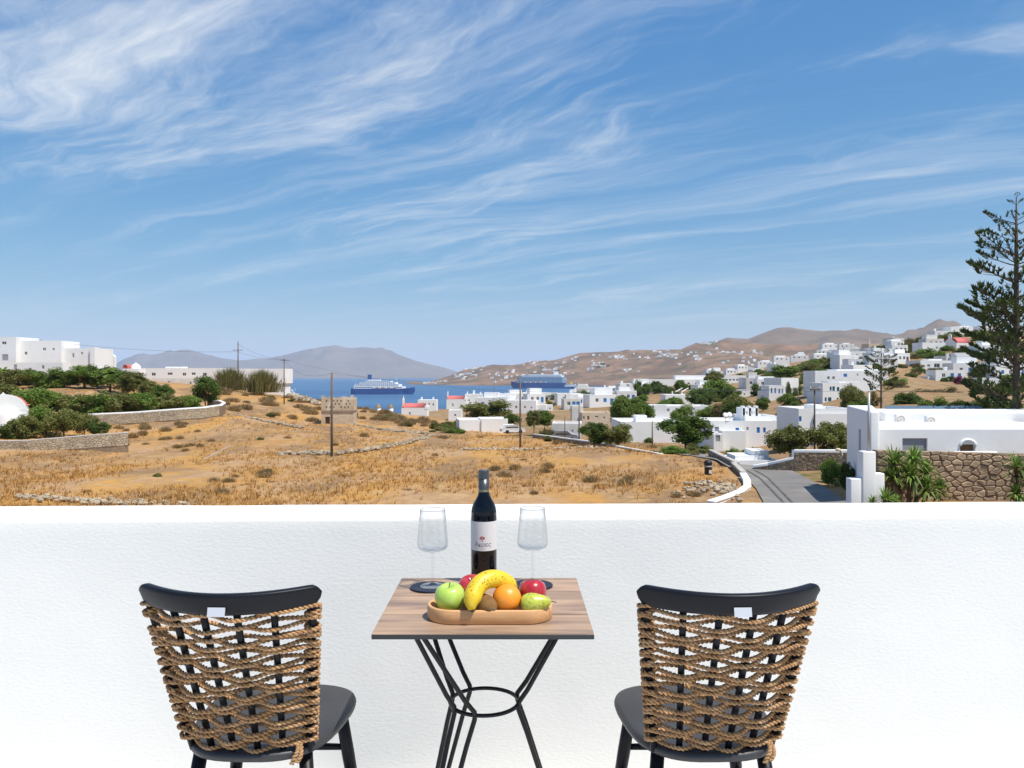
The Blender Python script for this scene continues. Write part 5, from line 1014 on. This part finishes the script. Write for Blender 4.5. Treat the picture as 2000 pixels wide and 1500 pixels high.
cr = N.new('ShaderNodeValToRGB'); cr.color_ramp.elements[0].position = .30; cr.color_ramp.elements[0].color = (.20, .11, .056, 1); cr.color_ramp.elements[1].position = .68; cr.color_ramp.elements[1].color = (.56, .345, .19, 1); e_ = cr.color_ramp.elements.new(.48); e_.color = (.42, .25, .135, 1); L.new(n1.outputs[0], cr.inputs[0])
n2 = N.new('ShaderNodeTexNoise'); n2.inputs['Scale'].default_value = 6; L.new(ad.outputs[0], n2.inputs['Vector']); mx_ = N.new('ShaderNodeMix'); mx_.data_type = 'RGBA'; mx_.blend_type = 'MULTIPLY'; mx_.inputs['Factor'].default_value = .5; L.new(cr.outputs[0], mx_.inputs['A']); L.new(n2.outputs[0], mx_.inputs['B']); br = N.new('ShaderNodeBrightContrast'); br.inputs['Bright'].default_value = .06; L.new(mx_.outputs['Result'], br.inputs[0]); L.new(br.outputs[0], b.inputs['Base Color'])
mblack = mat('black_steel', (.008, .007, .0065), .42, .28, 0.0, var=(.022, .02, .018), scale=9, bump=.3, bscale=160, bdist=.001)
medge = mat('dark_table_edge', (.035, .037, .037), .5, .4)
TZ = ZC - .58; XT, YT = -.0655, 2.055
tb = thing('bistro_table', 'small square bistro table with wood top and black wire base', 'table', (XT, YT, 0))
mb = MB(); mb.box(-.25, .25, -.25, .25, TZ - .0125, TZ - .0015); bevel(mb.build('table_top', medge, tb), .0015, 2)
for y0, y1 in ((-.25, -.107), (-.1035, .0605), (.0635, .25)):
    mb = MB(); mb.box(-.2495, .2495, y0 + .0004, y1, TZ - .0015, TZ); mb.build('plank', mwood, tb)
RZ = .488; RR = .087; mb = MB(); mb.tube([(RR * math.cos(a) - .005, RR * math.sin(a), RZ) for a in np.linspace(0, 2 * math.pi, 49)[:-1]], .0052, 8, closed=True); mb.build('ring', mblack, tb, True)
for a, at_, af in ((2, 0, 2), (137, 141, 140), (237, 217, 224)):
    for s in (-1, 1):
        mb = MB(); rp = Vector((math.cos(R(a + s * 20)) * (RR + .004) - .005, math.sin(R(a + s * 20)) * (RR + .004), RZ)); dirv = Vector((math.cos(R(at_)), math.sin(R(at_)), 0)); perp = Vector((-dirv.y, dirv.x, 0)) * s; dirf = Vector((math.cos(R(af)), math.sin(R(af)), 0)); perf = Vector((-dirf.y, dirf.x, 0)) * s
        top = dirv * .218 + perp * .018; top.z = TZ - .013; ft = dirf * .235 + perf * .012; ft.z = .006
        pts = [top.lerp(rp, i / 6) for i in range(6)] + [rp + Vector((0, 0, .008)), rp - Vector((0, 0, .008))] + [rp.lerp(ft, i / 7) for i in range(1, 8)]
        mb.tube(pts, .0062, 9); mb.build('leg', mblack, tb, True)
    mb = MB(); mb.lathe([(.018, 0), (.02, .006), (.012, .014), (0, .014)], 12, (math.cos(R(af)) * .235, math.sin(R(af)) * .235, 0)); mb.build('foot', mblack, tb, True)
mb = MB(); mb.box(-.2, .2, -.018, .018, TZ - .0175, TZ - .0127); mb.box(-.018, .018, -.2, -.0182, TZ - .0175, TZ - .0127); mb.box(-.018, .018, .0182, .2, TZ - .0175, TZ - .0127); mb.build('mounting_plate', mblack, tb)
# ------------------------------------------------------------------ chairs
mpaint = mat('black_chair_paint', (.006, .0065, .009), .42, .24, var=(.010, .010, .013), scale=8, bump=.12, bscale=60, bdist=.001)
mrope = mat('seagrass_rope', (.54, .31, .14), .75, .3, var=(.30, .155, .065), scale=55, var2=(.54, .34, .18), scale2=30, bump=.6, bscale=420, bdist=.001)
mseat = mat('black_seat_sheen', (.028, .028, .030), .48, .5, var=(.04, .04, .042), scale=6)  # black seat, its grazing reflection painted in as a greyer base colour
mtag = mat('grey_tag', (.55, .57, .60), .5, .3)
def back_curve(s, z):
    """s in -1..1 across the back, z height -> local point (chair faces +y)"""
    f = (z - .455) / (.836 - .455); hw = .142 + (.185 - .142) * f; sag = .030 + .040 * f
    return Vector((s * hw, -.150 - .125 * f - sag * (1 - s * s), z))
def build_chair(label, x, y, rz, seed, sparse):
    r = random.Random(seed); ch = thing('chair', label, 'chair', (x, y, 0), rz, 'pair of rope backed terrace chairs')
    # seat: rounded trapezoid
    prof = []
    for i in range(48):
        a = 2 * math.pi * i / 48; c, s = math.cos(a), math.sin(a); e = 2 / 3.0
        X_ = math.copysign(abs(c) ** e, c); Y_ = math.copysign(abs(s) ** e, s); prof.append((X_ * (.188 + .020 * Y_), Y_ * .215 + .01))
    mb = MB(); rows = [(.90, .428), (.985, .434), (1, .444), (.985, .452), (.94, .455), (.6, .450), (.2, .446)]
    vs = [(px * k_, .01 + (py - .01) * k_, z) for k_, z in rows for px, py in prof]; nn = 48
    mb.add(vs, [(k_ * nn + i, k_ * nn + (i + 1) % nn, (k_ + 1) * nn + (i + 1) % nn, (k_ + 1) * nn + i) for k_ in range(len(rows) - 1) for i in range(nn)] + [tuple(range(nn - 1, -1, -1)), tuple((len(rows) - 1) * nn + i for i in range(nn))]); mb.build('seat', mseat, ch, True)
    tops = [(-.125, -.13), (.125, -.13), (-.135, .15), (.135, .15)]; feet = [(-.175, -.215), (.175, -.215), (-.19, .215), (.19, .215)]
    for (a, b_), (c, d_) in zip(tops, feet):
        mb = MB(); mb.tube([(a, b_, .432), (a + (c - a) * .35, b_ + (d_ - b_) * .35, .28), (c, d_, 0)], [.0165, .0175, .0125], 14); mb.build('leg', mpaint, ch, True)
    def lp(i, f): return Vector((tops[i][0] + (feet[i][0] - tops[i][0]) * f, tops[i][1] + (feet[i][1] - tops[i][1]) * f, .43 * (1 - f)))
    for i, j, f in ((0, 2, .45), (1, 3, .45), (2, 3, .30), (0, 1, .32)):
        mb = MB(); mb.tube([lp(i, f), lp(i, f).lerp(lp(j, f), .5), lp(j, f)], [.008, .011, .008], 10); mb.build('stretcher', mpaint, ch, True)
    # spindles
    SP = [-1, -.6, -.2, .2, .6, 1]
    for s in SP:
        mb = MB(); mb.tube([back_curve(s * .98, .44), back_curve(s, .6), back_curve(s, .73), back_curve(s, .846)], [.0088 if abs(s) == 1 else .0078] * 4, 12); mb.build('spindle', mpaint, ch, True)
    # top rail: swept rounded section along the arc
    rail = MB(); ns = 65; sec = []
    for q in range(16):
        a = 2 * math.pi * q / 16; c, s = math.cos(a), math.sin(a); sec.append((math.copysign(abs(c) ** .45, c) * .0125, math.copysign(abs(s) ** .45, s) * .024))
    rings = []
    for i in range(ns):
        s = -1.06 + 2.12 * i / (ns - 1); p = back_curve(s, .836); q = back_curve(s + .01, .836); t = Vector((q.x - p.x, q.y - p.y, 0)).normalized(); nv = Vector((-t.y, t.x, 0)); e = min(1, (1.06 - abs(s)) / .085); sh = max(.42, math.sqrt(max(0, 1 - (1 - e) ** 2)))
        rings.append([p + nv * a * (.6 + .4 * sh) + Vector((0, 0, b_ * sh + .003 * (abs(s) ** 2))) - nv * b_ * .22 for a, b_ in sec])
    rail.add([p for g in rings for p in g], [(i * 16 + k_, i * 16 + (k_ + 1) % 16, (i + 1) * 16 + (k_ + 1) % 16, (i + 1) * 16 + k_) for i in range(ns - 1) for k_ in range(16)] + [tuple(range(15, -1, -1)), tuple((ns - 1) * 16 + k_ for k_ in range(16))]); ro = rail.build('top_rail', mpaint, ch, True)
    pc = back_curve(.0, .836); mb = MB(); mb.box(-.0185, .0185, -.0008, .0008, -.0095, .0095); tg = mb.build('name_plate', mtag, ro, loc=(pc.x + .004, pc.y - .0165, .8245)); tg.rotation_euler = (R(-12), 0, 0)
    # rope rows
    def rope(path, name='rope', closed=True, pitch=.021, rr=.0027, pr=.0030, parent=ch):
        # resample evenly
        P_ = [Vector(p) for p in path]; P_ = P_ + [P_[0]] if closed else P_; acc = [0]
        for a, b_ in zip(P_, P_[1:]): acc.append(acc[-1] + (b_ - a).length)
        tot = acc[-1]; nturn = max(2, round(tot / pitch)); N_ = nturn * 9; out = []; j = 0
        for i in range(N_ + (0 if closed else 1)):
            t = tot * i / N_
            while j < len(acc) - 2 and acc[j + 1] < t: j += 1
            out.append(P_[j].lerp(P_[j + 1], (t - acc[j]) / max(1e-9, acc[j + 1] - acc[j])))
        mb = MB(); m = len(out); fr = []
        up = Vector((0, 0, 1))
        for i in range(m):
            a = out[i - 1] if closed or i else out[0]; b_ = out[(i + 1) % m] if closed or i < m - 1 else out[-1]; t = (b_ - a).normalized(); e1 = (up - t * up.dot(t))
            e1 = e1.normalized() if e1.length > 1e-3 else t.orthogonal().normalized(); fr.append((e1, t.cross(e1)))
        for ply in range(2):
            pts = []
            for i in range(m):
                a = 2 * math.pi * (i / 9 + ply / 2); e1, e2 = fr[i]; pts.append(out[i] + (e1 * math.cos(a) + e2 * math.sin(a)) * rr * r.uniform(.9, 1.1))
            mb.tube(pts, pr, 6, closed=closed)
        return mb.build(name, mrope, parent, True)
    def smooth(path, closed=True, n=5):
        out = []; m = len(path)
        for i in range(m if closed else m - 1):
            p0, p1, p2, p3 = (path[(i - 1) % m], path[i], path[(i + 1) % m], path[(i + 2) % m]) if closed else (path[max(0, i - 1)], path[i], path[i + 1], path[min(m - 1, i + 2)])
            for q in range(n):
                t = q / n; out.append(.5 * ((2 * p1) + (p2 - p0) * t + (2 * p0 - 5 * p1 + 4 * p2 - p3) * t * t + (3 * p1 - p0 - 3 * p2 + p3) * t ** 3))
        return out if closed else out + [path[-1]]
    rows = 15; off = .0140
    zs = [.468 + (.812 - .468) * (i / (rows - 1)) for i in range(rows)]
    if sparse: zs[-2] -= .004; zs[-3] -= .010; zs[-1] += .0
    for i, z in enumerate(zs):
        fwd, bck = [], []
        for j, s in enumerate(SP):
            sg = 1 if (i + j) % 2 == 0 else -1; sag = -.006 * (1 - abs(s)) + r.uniform(-.003, .003)
            if abs(s) == 1: sag = 0
            pz = z + sag; q = back_curve(s, pz)
            if abs(s) < 1:
                fwd.append(q + Vector((0, -off * sg, .0050 - .0026 * sg))); bck.append(q + Vector((0, off * sg, -.0050 + .0026 * sg)))
        l0, r0 = back_curve(-1, z), back_curve(1, z); w = .0150
        loop = [l0 + Vector((-.002, -w, .006))] + fwd + [r0 + Vector((.002, -w, .006)), r0 + Vector((w, -.002, .003)), r0 + Vector((w * .5, w * .8, 0)), r0 + Vector((-.003, w, -.004))] + list(reversed(bck)) + [l0 + Vector((.003, w, -.005)), l0 + Vector((-w * .6, w * .7, -.001)), l0 + Vector((-w, -.003, .003))]
        rope(smooth(loop), 'rope')
        for c, sx in ((l0, -1), (r0, 1)):
            if sparse and sx < 0 and i == rows - 3: continue
            zz = z + .0120 if i < rows - 1 else z - .011; cc = back_curve(sx, zz); rope([cc + Vector((math.cos(a) * .0145, math.sin(a) * .0145, .004 * math.sin(a + i))) for a in np.linspace(0, 2 * math.pi, 21)[:-1]], 'rope_coil')
    e = back_curve(.84, .462); rope(smooth([e + Vector((0, -.014, .010)), e + Vector((.004, -.026, -.004)), e + Vector((-.004, -.030, -.022)), e + Vector((-.010, -.029, -.036))], False), 'rope_tail', False, .018)
    rope(smooth([e + Vector((.006, -.014, .008)), e + Vector((.012, -.027, -.006)), e + Vector((.010, -.030, -.020)), e + Vector((.002, -.031, -.030))], False), 'rope_tail', False, .018)
    return ch
def chair_at(px, d): return ((px - CX) * d / F, d)
build_chair('black chair with woven rope back on the left of the table', -.610, 2.045, R(-2), 3, True)
build_chair('black chair with woven rope back on the right of the table', .4665, 2.045, R(2), 8, False)
# ------------------------------------------------------------------ bottle, glasses, coasters
mglass = bpy.data.materials.new('clear_glass'); mglass.use_nodes = True; N = mglass.node_tree.nodes; L = mglass.node_tree.links; N.remove(N['Principled BSDF'])
tr_ = N.new('ShaderNodeBsdfTransparent'); tr_.inputs[0].default_value = (.972, .978, .982, 1); gl_ = N.new('ShaderNodeBsdfGlossy'); gl_.inputs['Roughness'].default_value = .02; ms_ = N.new('ShaderNodeMixShader'); lw_ = N.new('ShaderNodeLayerWeight'); pw_ = N.new('ShaderNodeMath'); pw_.operation = 'POWER'; pw_.inputs[1].default_value = 3.1; L.new(lw_.outputs['Facing'], pw_.inputs[0]); ma_ = N.new('ShaderNodeMath'); ma_.operation = 'MULTIPLY_ADD'; ma_.inputs[1].default_value = .75; ma_.inputs[2].default_value = .035; L.new(pw_.outputs[0], ma_.inputs[0]); L.new(ma_.outputs[0], ms_.inputs[0]); L.new(tr_.outputs[0], ms_.inputs[1]); L.new(gl_.outputs[0], ms_.inputs[2]); L.new(ms_.outputs[0], N['Material Output'].inputs[0])
mbottle = mat('dark_wine_glass', (.003, .003, .005), .06, .45); mfoil = mat('pewter_cap', (.10, .105, .11), .35, .5, .6); mlabel = mat('paper_label', (.70, .665, .65), .7, .2); mink = mat('grey_ink', (.16, .17, .17), .7, .2); mred = mat('red_ink', (.42, .05, .07), .7, .2); mgold = mat('gold_band', (.45, .36, .18), .4, .5, .5)
def table_pt(px, d): return Vector(((px - CX) * d / F, d, TZ))
BL = table_pt(945, 2.262); bt = thing('wine_bottle', 'dark red wine bottle with white label on the table', 'bottle', BL)
rb = .0362; mb = MB(); mb.lathe([(0, .004), (.028, .002), (rb - .003, .0005), (rb, .006), (rb, .187), (rb * .985, .197), (rb * .93, .209), (rb * .80, .222), (rb * .62, .233), (rb * .47, .243), (.0148, .253), (.0140, .262), (.0140, .300), (0, .300)], 64); mb.build('glass_body', mbottle, bt, True)
mb = MB(); prof = [(.0146, .249), (.0148, .250), (.0148, .290)]
z = .290
for q in range(4): prof += [(.0148, z), (.0155, z + .0012), (.0155, z + .0042), (.0148, z + .0054)]; z += .0056
prof += [(.0150, z), (.0146, z + .0012), (.0, z + .0014)]; mb.lathe(prof, 40); cp = mb.build('screw_cap', mfoil, bt, True)
for zz in (.2545, .258): mb = MB(); mb.lathe([(.0149, zz), (.01505, zz + .0002), (.01505, zz + .0012), (.0149, zz + .0014)], 40); mb.build('cap_band', mgold, cp, True)
lb = MB(); la0, la1 = R(270 - 98), R(270 + 86); n = 40; z0, z1 = .094, .1745
for i in range(n + 1):
    a = la0 + (la1 - la0) * i / n
    for z in (z0, z1): lb.v.append((math.cos(a) * (rb + .0004), math.sin(a) * (rb + .0004), z))
lb.f = [(2 * i, 2 * i + 2, 2 * i + 3, 2 * i + 1) for i in range(n)]; lo_ = lb.build('label', mlabel, bt, True)
def wrap_text(body, size, zc, xc, m, name, shear=0.0, lift=.0008):
    cu = bpy.data.curves.new('t', 'FONT'); cu.body = body; cu.size = size; cu.align_x = 'CENTER'; cu.align_y = 'CENTER'; cu.shear = shear; cu.resolution_u = 3; to = bpy.data.objects.new('t', cu); col.objects.link(to)
    bpy.context.view_layer.update(); me = bpy.data.meshes.new_from_object(to.evaluated_get(bpy.context.evaluated_depsgraph_get())); bpy.data.objects.remove(to)
    me.name = name; me.materials.clear(); me.materials.append(m)
    for v_ in me.vertices: a = R(270) + (v_.co.x + xc) / rb; v_.co = Vector((math.cos(a) * (rb + lift), math.sin(a) * (rb + lift), zc + v_.co.y))
    return inst(name, me, lo_)
wrap_text('Άκρες', .0165, .1115, -.0020, mink, 'lettering', .12)
tm = MB()                                    # little red tree emblem
def dab(x, z, s):
    pts = [(x + math.cos(q * 6.2832 / 7) * s, z + math.sin(q * 6.2832 / 7) * s * .8) for q in range(7)]
    tm.add([(math.cos(R(270) + p[0] / rb) * (rb + .0008), math.sin(R(270) + p[0] / rb) * (rb + .0008), p[1]) for p in pts], [tuple(range(7))])
rr2 = random.Random(2)
for q in range(70): a = rr2.uniform(0, 6.28); l = rr2.uniform(.25, 1) ** .6; dab(-.0030 + math.cos(a) * .0066 * l, .1296 + math.sin(a) * .0042 * l, rr2.uniform(.0008, .0013))
for q in range(7): dab(-.0030 + (.0006 if q < 2 else 0), .1212 + q * .0010, .00075)
for q in range(3): dab(-.0030 + (q - 1) * .0016, .1209, .0007)
tm.build('tree_emblem', mred, lo_)
tm = MB()                                    # the line below is too small to read in the photograph: only its ink marks
for q in range(4): dab(-.0065 + q * .0034, .0995, .0008); dab(-.0058 + q * .0034, .1003, .0006)
tm.build('small_print', mred, lo_)
def glass(label, px, d):
    t = thing('wine_glass', label, 'glass', table_pt(px, d) + Vector((0, 0, .0052)))
    outer = [(.0, 0), (.034, .0), (.0345, .0010), (.030, .0022), (.012, .0042), (.0055, .0085), (.0038, .016), (.0034, .045), (.0034, .080), (.0045, .090), (.010, .0935), (.026, .0965), (.0385, .1020), (.0420, .1085), (.0422, .116), (.0405, .135), (.0375, .170), (.0345, .2085)]
    inner = [(.0338, .2085), (.0367, .170), (.0397, .135), (.0413, .116), (.0408, .1100), (.0370, .1045), (.025, .1000), (.010, .0985), (0, .0982)]
    mb = MB(); mb.lathe(outer[:9], 48); mb.lathe(outer[8:] + inner, 48); me_ = MB(); me_.lathe(outer + inner, 56); me_.build('bowl_and_stem', mglass, t, True); rm = MB(); rm.tube([(.0342 * math.cos(a), .0342 * math.sin(a), .2085) for a in np.linspace(0, 6.2832, 57)[:-1]], .0007, 6, closed=True); rm.build('rim', mat('rim_refraction_grey', (.30, .32, .34), .1, .6), t, True); return t  # grey rim colour paints the dark line that refraction gives the lip
glass('empty stemmed wine glass on the left coaster', 845, 2.20); glass('empty stemmed wine glass on the right coaster', 1040, 2.222)
mcoast = mat('navy_coaster', (.008, .011, .028), .45, .4)
for lab, px, d in (('round dark navy coaster under the left wine glass', 841, 2.195), ('round dark navy coaster under the right wine glass', 1040, 2.217)):
    mb = MB(); mb.lathe([(0, .0004), (.054, .0004), (.056, .0012), (.056, .0042), (.0545, .0050), (.050, .0046), (0, .0046)], 56); c_ = mb.build('coaster', mcoast, smooth=True, loc=table_pt(px, d)); tag(c_, lab, 'coaster')
# ------------------------------------------------------------------ tray and fruit
mtray = mat('beech_tray', (.70, .40, .19), .5, .3, var=(.60, .32, .14), scale=5, stretch=(3, 40, 40), bump=.1, bscale=60, bdist=.001)
TY = 1.935; TX = (956 - CX) * 1.90 / F
def stadium(hw, hd, n=16):
    r_ = hd; return [(hw - r_ + r_ * math.cos(a), r_ * math.sin(a)) for a in np.linspace(-math.pi / 2, math.pi / 2, n)] + [(-hw + r_ + r_ * math.cos(a), r_ * math.sin(a)) for a in np.linspace(math.pi / 2, 1.5 * math.pi, n)]
rows = [(-.006, .0005), (-.002, .0005), (0, .003), (0, .031), (-.0015, .0335), (-.0075, .0335), (-.009, .031), (-.010, .012), (-.013, .0095)]
mb = MB(); rings = [[(x, y, z) for x, y in stadium(.150 + o, .066 + o)] for o, z in rows]; n = len(rings[0])
mb.add([p for g in rings for p in g], [(i * n + k_, i * n + (k_ + 1) % n, (i + 1) * n + (k_ + 1) % n, (i + 1) * n + k_) for i in range(len(rings) - 1) for k_ in range(n)] + [tuple(range(n - 1, -1, -1)), tuple((len(rings) - 1) * n + k_ for k_ in range(n))])
tag(mb.build('fruit_tray', mtray, smooth=False, loc=(TX, TY, TZ)), 'pale wooden tray with rounded ends holding fruit', 'tray'); bevel(bpy.data.objects['fruit_tray'], .0012, 2, 50)
def fpt(px, py, d): return P(px, py, d)
def fruit_body(prof, m, name, parent, n=40, dent=0):
    mb = MB(); mb.lathe(prof, n); 
    if dent: mb.v = [(x * (1 + dent * math.cos(5 * math.atan2(y, x)) * max(0, -z / .03)), y * (1 + dent * math.cos(5 * math.atan2(y, x)) * max(0, -z / .03)), z) for x, y, z in mb.v]
    return mb.build(name, m, parent, True)
def apple(label, px, py, d, r_, m, tilt):
    t = thing('apple', label, 'apple', fpt(px, py, d)); t.rotation_euler = tilt; s = r_ / .036
    prof = [(0, -.026), (.006, -.0285), (.013, -.0315), (.020, -.0305), (.028, -.024), (.0335, -.012), (.036, .002), (.0345, .014), (.029, .024), (.021, .0295), (.013, .0295), (.006, .025), (0, .020)]
    fruit_body([(a * s, b_ * s) for a, b_ in prof], m, 'flesh', t, 44, .04); mb = MB(); mb.tube([(0, 0, .019 * s), (.001, 0, .028 * s), (.004, .001, .036 * s)], [.0012, .0011, .0015], 7); mb.build('stalk', M['bark'], t, True); return t
mgapple = mat('green_apple_skin', (.38, .56, .06), .3, .5, var=(.50, .66, .14), scale=30, coat=.3); mrapple = mat('red_apple_skin', (.42, .018, .028), .25, .5, var=(.55, .10, .07), scale=40, coat=.4, stretch=(1, 1, .15), lo=.45, hi=.75)
apple('bright green apple at the left end of the tray', 879, 1167, 1.925, .0365, mgapple, (R(8), R(-6), 0)); apple('red apple behind the pear on the tray', 1040, 1157, 1.972, .0345, mrapple, (R(-12), R(14), 1)); apple('red apple half hidden behind the banana', 922, 1150, 1.972, .0350, mrapple, (R(-10), R(-16), 2))
def fmat_orange():
    m = mat('orange_peel', (.86, .27, .02), .38, .45, var=(.90, .33, .03), scale=20, bump=.35, bscale=420, bdist=.0012); return m
t = thing('orange', 'whole orange in the middle of the tray', 'orange', fpt(990, 1169, 1.912)); mb = MB(); pr = [(0, -.0325)] + [(.0345 * math.cos(a), .0335 * math.sin(a)) for a in np.linspace(-1.45, 1.40, 26)] + [(.003, .0320), (0, .0312)]; mb.lathe(pr, 48); mb.build('peel', fmat_orange(), t, True); mb = MB(); mb.lathe([(.0025, .0318), (.002, .0330), (0, .0332)], 8); mb.build('stem_button', M['leaf_olive'], t, True); t.rotation_euler = (R(-60), R(20), 0)
t = thing('kiwi', 'brown fuzzy kiwi at the front of the tray', 'kiwi', fpt(949, 1181, 1.898)); mb = MB(); mb.lathe([(0, -.034)] + [(.0235 * math.cos(a) ** .9, .033 * math.sin(a)) for a in np.linspace(-1.45, 1.45, 22)] + [(.003, .0338), (0, .034)], 32); mb.build('skin', mat('kiwi_skin', (.25, .135, .05), .85, .2, var=(.17, .09, .035), scale=40, bump=.5, bscale=500, bdist=.001), t, True); mb = MB(); mb.lathe([(.004, .0328), (.0035, .0350), (0, .0352)], 10); mb.build('calyx', M['bark'], t, True); t.rotation_euler = (R(98), 0, R(40))
t = thing('pear', 'yellow green pear lying at the right end of the tray', 'pear', fpt(1040, 1178, 1.897)); mb = MB(); mb.lathe([(0, -.026), (.006, -.0275), (.014, -.0265), (.0205, -.020), (.0238, -.010), (.0240, .0), (.0215, .012), (.0175, .023), (.0135, .033), (.0095, .040), (.004, .044), (0, .0445)], 40); mb.build('flesh', mat('pear_skin', (.44, .50, .045), .35, .45, var=(.56, .56, .09), scale=40, var2=(.27, .22, .04), scale2=160, coat=.2), t, True); mb = MB(); mb.tube([(0, 0, .043), (.001, 0, .050), (.004, 0, .056)], [.0012, .001, .0013], 6); mb.build('stalk', M['bark'], t, True); t.rotation_euler = (R(8), R(84), R(6))
# banana
ban = bpy.data.materials.new('banana_peel'); ban.use_nodes = True; N = ban.node_tree.nodes; L = ban.node_tree.links; b = N['Principled BSDF']; b.inputs['Roughness'].default_value = .45
tc = N.new('ShaderNodeTexCoord'); vn = N.new('ShaderNodeTexVoronoi'); vn.inputs['Scale'].default_value = 170; L.new(tc.outputs['Object'], vn.inputs['Vector']); mr = N.new('ShaderNodeMapRange'); mr.inputs[1].default_value = .24; mr.inputs[2].default_value = .34; mr.inputs[3].default_value = 1; mr.inputs[4].default_value = 0; L.new(vn.outputs['Distance'], mr.inputs[0])
nn_ = N.new('ShaderNodeTexNoise'); nn_.inputs['Scale'].default_value = 28; nn_.inputs['Detail'].default_value = 3; L.new(tc.outputs['Object'], nn_.inputs['Vector']); mr2 = N.new('ShaderNodeMapRange'); mr2.inputs[1].default_value = .46; mr2.inputs[2].default_value = .54; L.new(nn_.outputs[0], mr2.inputs[0]); mm_ = N.new('ShaderNodeMath'); mm_.operation = 'MULTIPLY'; L.new(mr.outputs[0], mm_.inputs[0]); L.new(mr2.outputs[0], mm_.inputs[1])
mxb = N.new('ShaderNodeMix'); mxb.data_type = 'RGBA'; L.new(mm_.outputs[0], mxb.inputs['Factor']); mxb.inputs['A'].default_value = (.74, .50, .02, 1); mxb.inputs['B'].default_value = (.20, .075, .012, 1); L.new(mxb.outputs['Result'], b.inputs['Base Color'])
bp_ = [(922, 1192, 1.862), (921, 1178, 1.868), (926, 1158, 1.882), (938, 1140, 1.898), (956, 1131, 1.914), (976, 1132, 1.930), (993, 1143, 1.946), (1003, 1157, 1.960)]
pts = [fpt(*q) for q in bp_]; o0_ = pts[3].copy(); t = thing('banana', 'ripe speckled banana curving over the fruit', 'banana', o0_)
sm = []
for i in range(len(pts) - 1):
    p0, p1, p2, p3 = pts[max(0, i - 1)], pts[i], pts[i + 1], pts[min(len(pts) - 1, i + 2)]
    for q in range(5): s = q / 5; sm.append(.5 * ((2 * p1) + (p2 - p0) * s + (2 * p0 - 5 * p1 + 4 * p2 - p3) * s * s + (3 * p1 - p0 - 3 * p2 + p3) * s ** 3))
sm.append(pts[-1]); m_n = len(sm); rad = [.0228 * min(1, .30 + 3.4 * (i / m_n)) * min(1, .35 + 4 * (1 - i / m_n)) for i in range(m_n)]
mb = MB(); mb.tube([p - o0_ for p in sm], rad, 10); bo = mb.build('peel', ban, t, True); subsurf(bo, 1)
mb = MB(); mb.tube([sm[0] - o0_ + Vector((0, -.001, -.004)), sm[0] - o0_, sm[1] - o0_], [.0035, .0056, .0066], 9); mb.build('blossom_end', M['bark'], t, True); mb = MB(); e_ = sm[-1] - o0_; mb.tube([e_, e_ + Vector((.006, .006, -.010))], [.007, .005], 8); mb.build('stem', M['leaf_olive'], t, True)
